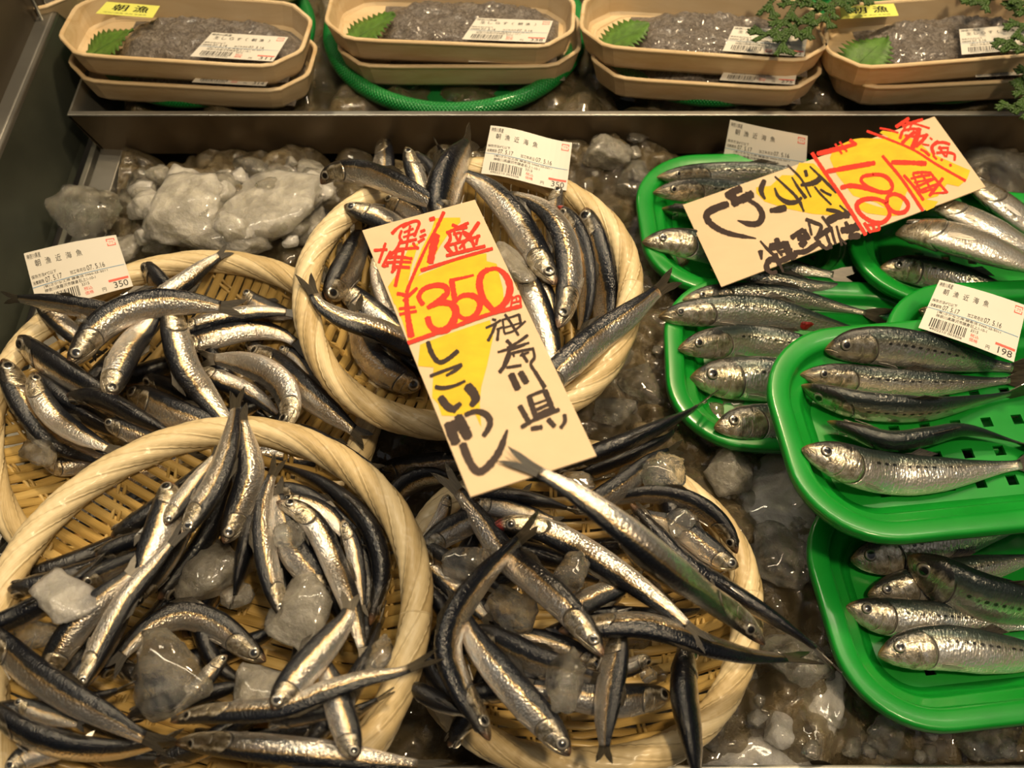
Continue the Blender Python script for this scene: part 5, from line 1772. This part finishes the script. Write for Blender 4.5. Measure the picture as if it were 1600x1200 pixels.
def lean(px, z_top, z_bot):
    """plane through a label whose upper edge stands at z_top and lower edge at z_bot"""
    px = np.array(px, float)
    a, b_, d = P(*px[0], z_top), P(*px[1], z_top), P(*((px[2] + px[3]) / 2), z_bot)
    n = np.cross(b_ - a, d - a)
    n = n / n[2]
    return Plane(float(n @ a), float(-n[0]), float(-n[1]))


q = [(37, 396), (181, 367), (208, 447), (62, 492)]
paper_label(q, lean(q, 0.0475, 0.0435), 'white paper label leaning on the rim of the left basket', '350', lambda a, b_: 0.0012 * np.sin(a * 3.1))
q = [(767, 197), (894, 221), (885, 296), (752, 272)]
paper_label(q, lean(q, 0.080, 0.072), 'white paper label on the back rim of the centre basket, 350 printed at its corner', '350', lambda a, b_: 0.0016 * np.sin(a * 5.0 + 0.4))
q = [(1141, 187), (1262, 213), (1258, 284), (1127, 262)]
paper_label(q, lean(q, 0.036, 0.012), 'white paper label standing in the back right tray behind the 198 yen card', '198', lambda a, b_: 0.0015 * np.sin(a * 4.0))
q = [(1468, 437), (1604, 478), (1584, 566), (1435, 512)]
paper_label(q, lean(q, 0.072, 0.072), 'white paper label in a green tray at the right edge of the photo', '198', lambda a, b_: 0.0010 * np.sin(a * 3.0))
# ------------------------------------------------------------------ packs of raw whitebait on the back pan
def zaru(px, py, rpx, label, z=0.026):
    c = P(px, py, z)
    R = rpx * depth_of(c) / FOC
    root = empty('round_green_basket', (c[0], c[1], 0.019), label, 'basket', 'round green mesh baskets')
    n, m = 120, 14
    th, ph = np.linspace(0, 2 * np.pi, n, endpoint=False), np.linspace(0, 2 * np.pi, m, endpoint=False)
    T_, H_ = np.meshgrid(th, ph, indexing='ij')
    r1 = 0.0052
    v = np.stack([(R + r1 * np.cos(H_)) * np.cos(T_), (R + r1 * np.cos(H_)) * np.sin(T_), r1 * np.sin(H_)], -1).reshape(-1, 3) + c
    f = grid_faces(n, m, True).tolist()
    i = (n - 1) * m
    f += [[i + j, i + (j + 1) % m, (j + 1) % m, j] for j in range(m)]
    mesh('rim', v, f, M['net'], root, np.stack([T_ * 36, H_ * 2], -1).reshape(-1, 2))
    # shallow net bowl
    qs = np.array([1.0, 0.97, 0.92, 0.80, 0.5, 0.02])
    zs = np.array([0.0, -0.003, -0.0065, -0.0085, -0.009, -0.009])
    v = np.concatenate([np.stack([R * q * np.cos(th), R * q * np.sin(th), np.full(n, z_)], -1) for q, z_ in zip(qs, zs)]) + c
    f = grid_faces(len(qs), n, True)
    o = mesh('net', v, f, M['net'], root, np.stack([np.tile(th * 30, len(qs)), np.repeat(qs * 60, n)], -1))
    md = o.modifiers.new('thickness', 'SOLIDIFY')
    md.thickness = 0.0012
    return root


def octagon(l, W, cx, cy, off):
    return np.array([(off * 0.5, off), (l - off * 0.5, off), (l + cx - off, cy + off * 0.4), (l + cx - off, W - cy - off * 0.4), (l - off * 0.5, W - off), (off * 0.5, W - off), (-cx + off, W - cy - off * 0.4), (-cx + off, cy + off * 0.4)])


def round_poly(q, n=3, k=0.16):
    out = []
    for i in range(len(q)):
        a, b_, c_ = q[i - 1], q[i], q[(i + 1) % len(q)]
        p0, p1 = b_ + (a - b_) * k, b_ + (c_ - b_) * k
        for t in np.linspace(0, 1, n):
            out.append(p0 * (1 - t) ** 2 + 2 * b_ * t * (1 - t) + p1 * t * t)
    return np.array(out)


def wave_leaf(root_at, direction, length, width, nrm, label, seed):
    """shiso leaf: toothed edge, fold along the midrib"""
    r = np.random.default_rng(seed)
    d = unit(direction)
    s = np.cross(nrm, d)
    n = 34
    t = np.linspace(0, 1, n)
    half = width * np.sin(np.pi * t ** 0.75) ** 0.8 * 0.5
    tooth = 1 + 0.22 * ((np.arange(n) % 3) - 1) * (t > 0.05) * (t < 0.97)
    rows = []
    for k in (-1, -0.5, 0, 0.5, 1):
        w_ = half * (tooth if abs(k) == 1 else 1) * k
        up = 0.0012 * abs(k) + 0.0012 * np.sin(t * 7 + k * 2 + seed) * abs(k) + 0.001 * np.sin(t * 3)
        rows.append(root_at + d * (t * length)[:, None] + s * w_[:, None] + nrm * up[:, None])
    v = np.stack(rows, 1).reshape(-1, 3)
    f = grid_faces(n, 5).tolist()
    o = empty('shiso_leaf', root_at, label, 'leaf', 'green shiso leaves in the whitebait packs')
    b = mesh('blade', v, f, M['shiso'], o)
    md = b.modifiers.new('thickness', 'SOLIDIFY')
    md.thickness = 0.0004
    bag = Bag()
    mid = root_at + d * (t * length * 0.96)[:, None] + nrm * (0.001 * np.sin(t * 3) + 0.0004)[:, None]
    tube(bag, np.concatenate([[mid[0] - d * length * 0.06], mid[::3]]), np.linspace(0.0006, 0.0002, len(mid[::3]) + 1), 6)
    bag.build('midrib', M['shiso'], o)
    return o


def pack(A, B2, z, W, price, where, seed, lid_label=True, leaf=True, sticker=False, stuff=True, title='生しらす（朝漁）', labelbox=None, cx=0.0175, cy=0.017, grp='wrapped whitebait packs', pitch=0.0):
    """a foam tray whose front edge runs from photo pixel A to B2 at rim height z"""
    a, b_ = P(*A, z), P(*B2, z)
    l = np.linalg.norm(b_ - a)
    ex = (b_ - a) / l
    ey = np.array([-ex[1], ex[0], 0.0])
    ey = unit(ey + np.array([0, 0, pitch]))
    ez = np.cross(ex, ey)
    H = 0.0185

    def at(p, dz):
        p = np.asarray(p, float)
        return a + p[..., 0:1] * ex + p[..., 1:2] * ey + np.asarray(dz, float).reshape(-1, 1) * ez

    root = empty('foam_tray', at(np.array([[l / 2, W / 2]]), -H)[0], 'wood patterned foam tray ' + where, 'tray', grp)
    prof = [(0.0, -0.0006), (0.0006, 0.0), (0.0020, 0.0), (0.0026, -0.0008), (0.0052, -H + 0.004), (0.0070, -H + 0.0022), (0.0110, -H + 0.0018)]
    back = [(0.0100, -H), (0.0055, -H), (0.0042, -H + 0.002), (0.0006, -0.0022), (0.0, -0.0014)]
    loops = []
    for off, dz in prof[::-1] + [None] * 0:
        q = round_poly(octagon(l, W, cx, cy, off))
        loops.append(at(q, np.full(len(q), dz)))
    for off, dz in back[::-1]:
        q = round_poly(octagon(l, W, cx, cy, off))
        loops.append(at(q, np.full(len(q), dz)))
    m = len(loops[0])
    v = np.concatenate(loops)
    f = grid_faces(len(loops), m, True).tolist()
    f += [list(range(m - 1, -1, -1))[::-1], [(len(loops) - 1) * m + j for j in range(m)][::-1]]
    mesh('tray_shell', v, f, M['foam'], root, smooth=False)
    # cling film
    q = round_poly(octagon(l, W, cx, cy, 0.0005))
    cen = q.mean(0)
    rings = []
    for k, s in enumerate((1.0, 0.8, 0.55, 0.3, 0.02)):
        qq = cen + (q - cen) * s
        rings.append(at(qq, 0.0004 - 0.0012 * (1 - s) + 0.0003 * np.sin(qq[:, 0] * 160 + seed) * (s < 1)))
    mesh('cling_film', np.concatenate(rings), grid_faces(5, m, True), M['film'], root)
    if lid_label:
        a0, b0, a1, b1 = labelbox or (l * 0.62, 0.004, l * 0.62 + 0.049, 0.027)
        sk = 0.004
        lc = at(np.array([(a0 + sk, b1), (a1 + sk * 0.4, b1), (a1 - sk * 0.6, b0), (a0 - sk * 0.8, b0)]), np.full(4, 0.0012))
        lab = bpy.data.objects.new('price_sticker', None)
        COL.objects.link(lab)
        lab.parent = root
        lab.location = lc.mean(0) - np.array(root.location)
        lab['label'] = 'white printed price sticker'
        lb = Label(lc)
        label_marks(lb, title, price, '07. 5.16', small=True, sp_=0.86)
        lb.build(lab)
    if sticker:
        s0, t0 = sticker
        lc = at(np.array([(s0, t0 + 0.013), (s0 + 0.034, t0 + 0.012), (s0 + 0.033, t0), (s0 - 0.003, t0 + 0.001)]), np.full(4, 0.0014))
        lab = bpy.data.objects.new('yellow_sticker', None)
        COL.objects.link(lab)
        lab.parent = root
        lab.location = lc.mean(0) - np.array(root.location)
        lab['label'] = 'yellow sticker with two black characters'
        lb = Label(lc)
        for i, ch in enumerate('朝漁'):
            for dx in (0.0, 0.012):
                lb.text('print', ch, 0.20 + 0.38 * i + dx, 0.14, 0.46 + 0.38 * i + dx, 0.66)
        lb.text('print', '神奈川県産 天然 生食用', 0.10, 0.80, 0.86, 0.88)
        lb.build(lab, 'yellow_paper')
    if stuff:
        # heap of raw whitebait
        nx, ny = 60, 34
        X, Y = np.meshgrid(np.linspace(0.014, l + cx - 0.010, nx), np.linspace(0.007, W - 0.007, ny), indexing='ij')
        r = np.random.default_rng(seed)
        u_, v_ = (X - X.mean()) / (np.ptp(X) / 2), (Y - Y.mean()) / (np.ptp(Y) / 2)
        edge = np.clip(1 - (np.abs(u_) ** 3.2 + np.abs(v_) ** 3.2) ** (1 / 3.2), 0, 1)
        nz = np.array([noise.noise(Vector((x * 130, y * 130, seed * 3.3))) * 0.6 + noise.noise(Vector((x * 330, y * 330, seed))) * 0.4 for x, y in zip(X.ravel(), Y.ravel())]).reshape(X.shape)
        Z = -H + 0.0022 + (0.0105 * np.clip(edge * 3.6, 0, 1) ** 0.6) + nz * 0.0042 * np.clip(edge * 5, 0, 1)
        vv = at(np.stack([X, Y], -1).reshape(-1, 2), Z.ravel())
        o = mesh('raw_whitebait', vv, grid_faces(nx, ny), M['whitebait'])
        tag(o, 'raw whitebait in the tray ' + where, 'whitebait', 'raw whitebait fillings', 'stuff')
    if leaf:
        base = at(np.array([[-0.002, 0.012]]), -0.0125)[0]
        wave_leaf(base, ex * 0.8 + ey * 0.55 + ez * 0.25, 0.034, 0.030, unit(ez - ex * 0.35), 'shiso leaf in the tray ' + where, seed)
    return root


zaru(322, 50, 158, 'round green mesh basket under the leftmost whitebait packs')
zaru(712, 42, 194, 'round green mesh basket whose whole front rim shows, second from the left')
zaru(1100, 42, 168, 'round green mesh basket under the third whitebait packs from the left')
zaru(1436, 40, 164, 'round green mesh basket under the rightmost whitebait packs')

pack((134, 127), (430, 143), 0.0435, 0.062, '314', 'under the top one of the leftmost stack', 21, leaf=False, labelbox=(0.068, 0.003, 0.112, 0.024))
pack((118, 86), (418, 105), 0.0595, 0.064, '311', 'on top of the leftmost stack, yellow sticker', 22, sticker=(0.003, 0.037))
pack((566, 104), (866, 104), 0.0435, 0.066, '315', 'under the top one of the second stack from the left', 23, leaf=False, labelbox=(0.068, 0.003, 0.112, 0.024))
pack((543, 62), (851, 74), 0.0595, 0.064, '338', 'on top of the second stack from the left', 24, labelbox=(0.072, 0.003, 0.121, 0.024))
pack((966, 123), (1243, 140), 0.0435, 0.064, '275', 'under the top one of the third stack from the left', 25, leaf=False, labelbox=(0.064, 0.003, 0.108, 0.024))
pack((947, 74), (1253, 96), 0.0595, 0.062, '272', 'on top of the third stack, broad leaf at left', 26, labelbox=(0.072, 0.003, 0.119, 0.027))
pack((1362, 138), (1640, 124), 0.0435, 0.062, '280', 'under the top one of the rightmost stack', 27, leaf=False)
pack((1352, 107), (1640, 84), 0.0595, 0.062, '277', 'on top of the rightmost stack', 28, sticker=(0.002, 0.044), labelbox=(0.063, 0.004, 0.112, 0.027))
# a second row behind, of which only front edges show
pack((-60, 8), (62, 14), 0.0595, 0.060, '301', 'of the back row in the upper left corner', 29, leaf=False, lid_label=False, stuff=False, grp='back row packs')
pack((190, -42), (415, -16), 0.0595, 0.060, '305', 'of the back row behind the leftmost stack', 30, leaf=False, labelbox=(0.02, 0.002, 0.08, 0.026), grp='back row packs')
pack((1010, -38), (1240, -30), 0.0595, 0.060, '299', 'of the back row behind the third stack', 31, leaf=False, lid_label=False, grp='back row packs')


# ------------------------------------------------------------------ cypress sprigs laid over the packs
def sprig(label, stem_px, z, branches, seed):
    """flat cypress spray: stem and side shoots given in photo pixels, scale leaves along every shoot"""
    root = empty('cypress_sprig', P(*stem_px[0], z), label, 'sprig', 'cypress sprigs over the packs')
    r = np.random.default_rng(seed)
    tw, lf = Bag(), Bag()

    def shoot(px, rad):
        c = catmull(np.array(px, float), max(6, int(np.linalg.norm(np.subtract(px[0], px[-1])) / 4)))
        w_ = P(c[:, 0], c[:, 1], z + 0.0035 * np.sin(np.linspace(0.1, 2.6, len(c))))
        tube(tw, w_, np.linspace(rad, rad * 0.5, len(w_)), 6)
        return w_

    def leaf_row(w_, size):
        T = unit(np.gradient(w_, axis=0))
        for p, t in zip(w_, T):
            for sd in (-1, 1):
                s = np.cross(np.array([0, 0, 1.0]), t) * sd
                d = unit(t * 0.9 + s * 0.55 + np.array([0, 0, r.uniform(-0.2, 0.3)]))
                tube(lf, [p, p + d * size * 0.5, p + d * size], [size * 0.26, size * 0.32, size * 0.06], 5)

    def fan(w_, k, depth, size):
        """side shoots off a shoot"""
        T = unit(np.gradient(w_, axis=0))
        n = len(w_)
        for i in range(2, n - 1, k):
            sd = 1 if (i // k) % 2 else -1
            s = np.cross(np.array([0, 0, 1.0]), T[i]) * sd
            d = unit(T[i] * 0.75 + s * 0.8 + np.array([0, 0, r.uniform(-0.1, 0.25)]))
            ln = size * (0.55 + 0.75 * (1 - i / n)) * r.uniform(0.8, 1.2)
            t = np.linspace(0, 1, 7)[:, None]
            q = w_[i] + d * ln * t + T[i] * ln * 0.18 * t ** 2
            tube(tw, q, np.linspace(0.0006, 0.0004, 7), 5)
            leaf_row(q, 0.0030)
            if depth:
                fan(q, 3, depth - 1, size * 0.36)

    for px in [stem_px] + branches:
        w_ = shoot(px, 0.0009)
        leaf_row(w_, 0.0031)
        fan(w_, 4, 1, 0.010)
    tw.build('twigs', M['twig'], root)
    o = lf.build('scale_leaves', M['cypress'], root)
    o['kind'] = 'stuff'
    return root


sprig('dark green cypress sprig lying across the third and fourth packs', [(1345, -30), (1300, 5), (1262, 25), (1235, 50), (1214, 84)], 0.070,
      [[(1275, -25), (1248, 0), (1222, 38), (1182, 62)], [(1330, -20), (1295, 18), (1268, 42), (1245, 54)], [(1370, -25), (1340, -2), (1328, 8)], [(1220, -15), (1200, 8), (1188, 20)]], 3)
sprig('cypress sprig at the right photo edge over the rightmost pack', [(1640, 20), (1602, 40), (1576, 68), (1566, 76)], 0.070,
      [[(1640, 60), (1612, 70), (1592, 80)], [(1640, -10), (1610, 10), (1590, 22)]], 4)
sprig('cypress tips along the upper right edge of the photo', [(1600, -22), (1560, -6), (1520, 6)], 0.072, [[(1570, -25), (1530, -12), (1512, 2)], [(1640, -14), (1610, 0), (1592, 8)]], 5)
sprig('shaded cypress tips in front of the rightmost stack', [(1650, 90), (1612, 116), (1585, 128)], 0.052, [[(1650, 130), (1618, 142), (1580, 170)], [(1650, 150), (1620, 162), (1600, 182)]], 6)
# ------------------------------------------------------------------ ice lumps
def lump(key, px, py, rx, ry, mat, label, seed, squash=0.55, sink=0.35):
    """a lump resting on what lies in basket `key` (or on the ice bed)"""
    z = 0.03
    hz = 0
    for _ in range(4):
        c = P(px, py, z)
        k = float(depth_of(c)) / FOC
        hz = min(rx, ry) * k * squash
        g = np.array([(0, 0), (0.5, 0), (-0.5, 0), (0, 0.5), (0, -0.5)])
        t = pile_top(key, c[0] + g[:, 0] * rx * k, c[1] + g[:, 1] * ry * k)
        z = float(np.mean(np.sort(t)[-3:])) + hz * (1 - sink)
    o = ice_chunk(px, py, rx, ry, z, mat, label, seed, squash)
    if key in BK:
        c = P(px, py, z)
        pile_add(key, c[None], np.array([min(rx, ry) * k * 0.7]), np.array([hz * 0.8]))
    return o


lump('L', 62, 704, 31, 28, 'clear_ice', 'clear ice lump at the lower left inside the left basket', 31)
lump('L', 210, 460, 26, 13, 'cloudy_ice', 'small cloudy ice piece between the left paper label and the big curved fish', 32)
lump('L', 134, 500, 14, 10, 'clear_ice', 'tiny ice chip below the left paper label', 33)
lump('B', 96, 926, 66, 44, 'frost_ice', 'flat frosty ice plate on the left weave of the front left basket', 34, 0.3)
lump('B', 60, 985, 40, 26, 'clear_ice', 'clear wet ice below the flat frosty plate', 35, 0.3)
lump('B', 320, 890, 62, 52, 'cloudy_ice', 'big cloudy ice lump in the middle of the front left basket', 36, 0.6)
lump('B', 250, 1055, 88, 66, 'clear_ice', 'biggest ice lump, low in the front left basket', 37, 0.5)
lump('B', 470, 955, 52, 56, 'cloudy_ice', 'grainy ice lump right of the middle in the front left basket', 38, 0.6)
lump('B', 372, 932, 28, 20, 'cloudy_ice', 'small round ice piece just right of the big cloudy lump', 39, 0.7)
lump('B', 408, 1075, 44, 46, 'cloudy_ice', 'brownish ice piece between the two lower fish heads', 40, 0.5)
lump('B', 452, 836, 28, 24, 'clear_ice', 'grainy ice chip under the broken necked fish', 41, 0.6)
lump('B', 588, 1030, 26, 38, 'clear_ice', 'yellowish clear ice on the right weave of the front left basket', 42, 0.4)
lump('M', 805, 410, 34, 44, 'cloudy_ice', 'cloudy ice lump at the right edge of the 350 yen card', 43, 0.6)
lump('R', 796, 955, 46, 40, 'clear_ice', 'clear ice block left of the green backed fish', 44, 0.6)
lump('R', 890, 1062, 38, 50, 'clear_ice', 'large clear ice block in the lower middle of the front right basket', 45, 0.5, 0.7)
lump('R', 892, 890, 27, 31, 'clear_ice', 'dark clear ice piece between crossing fish', 46, 0.6)
lump('R', 728, 878, 46, 26, 'clear_ice', 'clear ice plate near the left rim of the front right basket', 47, 0.4)
lump('R', 1042, 738, 44, 32, 'clear_ice', 'golden clear ice at the upper right rim of the front right basket', 48, 0.5)
lump('R', 1010, 1055, 17, 14, 'clear_ice', 'ice chip on the bare weave of the front right basket', 49, 0.6)
lump('R', 900, 752, 32, 19, 'clear_ice', 'ice piece right of the lower card corner', 50, 0.5)
lump('R', 1062, 815, 30, 22, 'clear_ice', 'wet ice over the brown faced fish at the right rim', 51, 0.4)

# loose lumps on the counter
LOOSE = [
    (128, 328, 62, 44, 'clear_ice', 'big clear ice block at the left end beside the steel channel', 0.8),
    (298, 325, 80, 66, 'frost_ice', 'left half of the white ice mound behind the left basket', 0.62),
    (412, 318, 94, 68, 'frost_ice', 'broad right part of the white ice mound behind the left basket', 0.58),
    (352, 376, 74, 34, 'cloudy_ice', 'glassy ice at the foot of the white mound', 0.7),
    (232, 284, 32, 30, 'clear_ice', 'dark clear ice lump in front of the steel pan at the left', 0.7),
    (200, 318, 22, 26, 'clear_ice', 'small clear ice piece between the clear block and the white mound', 0.7),
    (195, 388, 30, 24, 'cloudy_ice', 'ice piece right above the left basket rim', 0.6),
    (486, 268, 27, 22, 'cloudy_ice', 'small round ice lump left of the upright fish', 0.8),
    (390, 262, 40, 20, 'clear_ice', 'clear ice along the foot of the steel pan', 0.7),
    (480, 345, 30, 44, 'cloudy_ice', 'ice against the back left of the centre basket', 0.6),
    (945, 240, 46, 34, 'cloudy_ice', 'pale ice lump right of the centre basket label', 0.75),
    (985, 285, 40, 38, 'clear_ice', 'wet ice between the centre basket and the back right tray', 0.6),
    (1550, 270, 60, 50, 'clear_ice', 'dim ice heap behind the 198 yen card corner', 0.6),
    (1140, 740, 42, 46, 'cloudy_ice', 'round greyish ice lump below the right middle tray', 0.7),
    (1215, 785, 66, 84, 'frost_ice', 'largest pale ice slab between the baskets and the green trays', 0.5),
    (1225, 870, 50, 50, 'clear_ice', 'glassy lower end of the pale slab', 0.5),
    (1290, 1105, 46, 58, 'frost_ice', 'pale flat ice piece below the front right tray', 0.4),
    (1222, 1140, 32, 28, 'frost_ice', 'small pale ice piece left of the flat one', 0.5),
    (1180, 1185, 90, 34, 'frost_ice', 'wide flat ice at the very front edge', 0.3),
    (1240, 1030, 60, 40, 'clear_ice', 'wet ice under the two tail tips', 0.4),
    (1110, 1130, 26, 38, 'clear_ice', 'clear round ice beside the hanging black fish', 0.7),
    (1400, 1150, 46, 34, 'clear_ice', 'greenish clear ice in front of the front right tray', 0.5),
    (1540, 1150, 60, 36, 'clear_ice', 'clear ice at the bottom right corner', 0.5),
    (1010, 600, 46, 40, 'clear_ice', 'wet ice right of the centre basket rim', 0.4),
    (960, 640, 40, 26, 'clear_ice', 'ice in the gap between the centre and front right baskets', 0.4),
]
for i, (px, py, rx, ry, mat, lab, sq) in enumerate(LOOSE):
    z = 0.0
    for _ in range(3):
        c = P(px, py, z)
        hz = min(rx, ry) * float(depth_of(c)) / FOC * sq
        z = float(bed_z(c[0], c[1])) + hz * 0.45
    ice_chunk(px, py, rx, ry, z, mat, lab, 80 + i, sq)

# small broken bits
r = np.random.default_rng(77)
spots = []
for x0, x1, y0, y1, k in ((1110, 1290, 700, 900, 10), (1150, 1330, 950, 1180, 16), (1320, 1590, 1125, 1185, 10), (930, 1010, 210, 300, 5), (200, 520, 250, 300, 6), (940, 1040, 480, 640, 8)):
    for _ in range(k):
        spots.append((r.uniform(x0, x1), r.uniform(y0, y1)))
for i, (px, py) in enumerate(spots):
    rr_ = r.uniform(9, 20)
    c = P(px, py, 0.0)
    ice_chunk(px, py, rr_, rr_ * r.uniform(0.7, 1), float(bed_z(c[0], c[1])) + 0.001, 'clear_ice' if i % 3 else 'cloudy_ice', 'small broken bit of ice lying on the crushed ice bed', 200 + i, 0.6, group='small broken ice bits')

# pieces heaped into the white mound
for i in range(48):
    px, py = r.uniform(222, 508), r.uniform(264, 378)
    dome = math.exp(-((px - 365) / 130) ** 2) * math.exp(-((py - 322) / 62) ** 2)
    rr_ = r.uniform(14, 34)
    ice_chunk(px, py, rr_, rr_ * r.uniform(0.6, 1.0), 0.010 + 0.019 * dome + r.uniform(-0.003, 0.003), ('frost_ice', 'frost_ice', 'cloudy_ice', 'clear_ice')[i % 4],
              'broken wet ice piece heaped on the white mound behind the left basket', 400 + i, 0.75, group='ice pieces of the white mound')
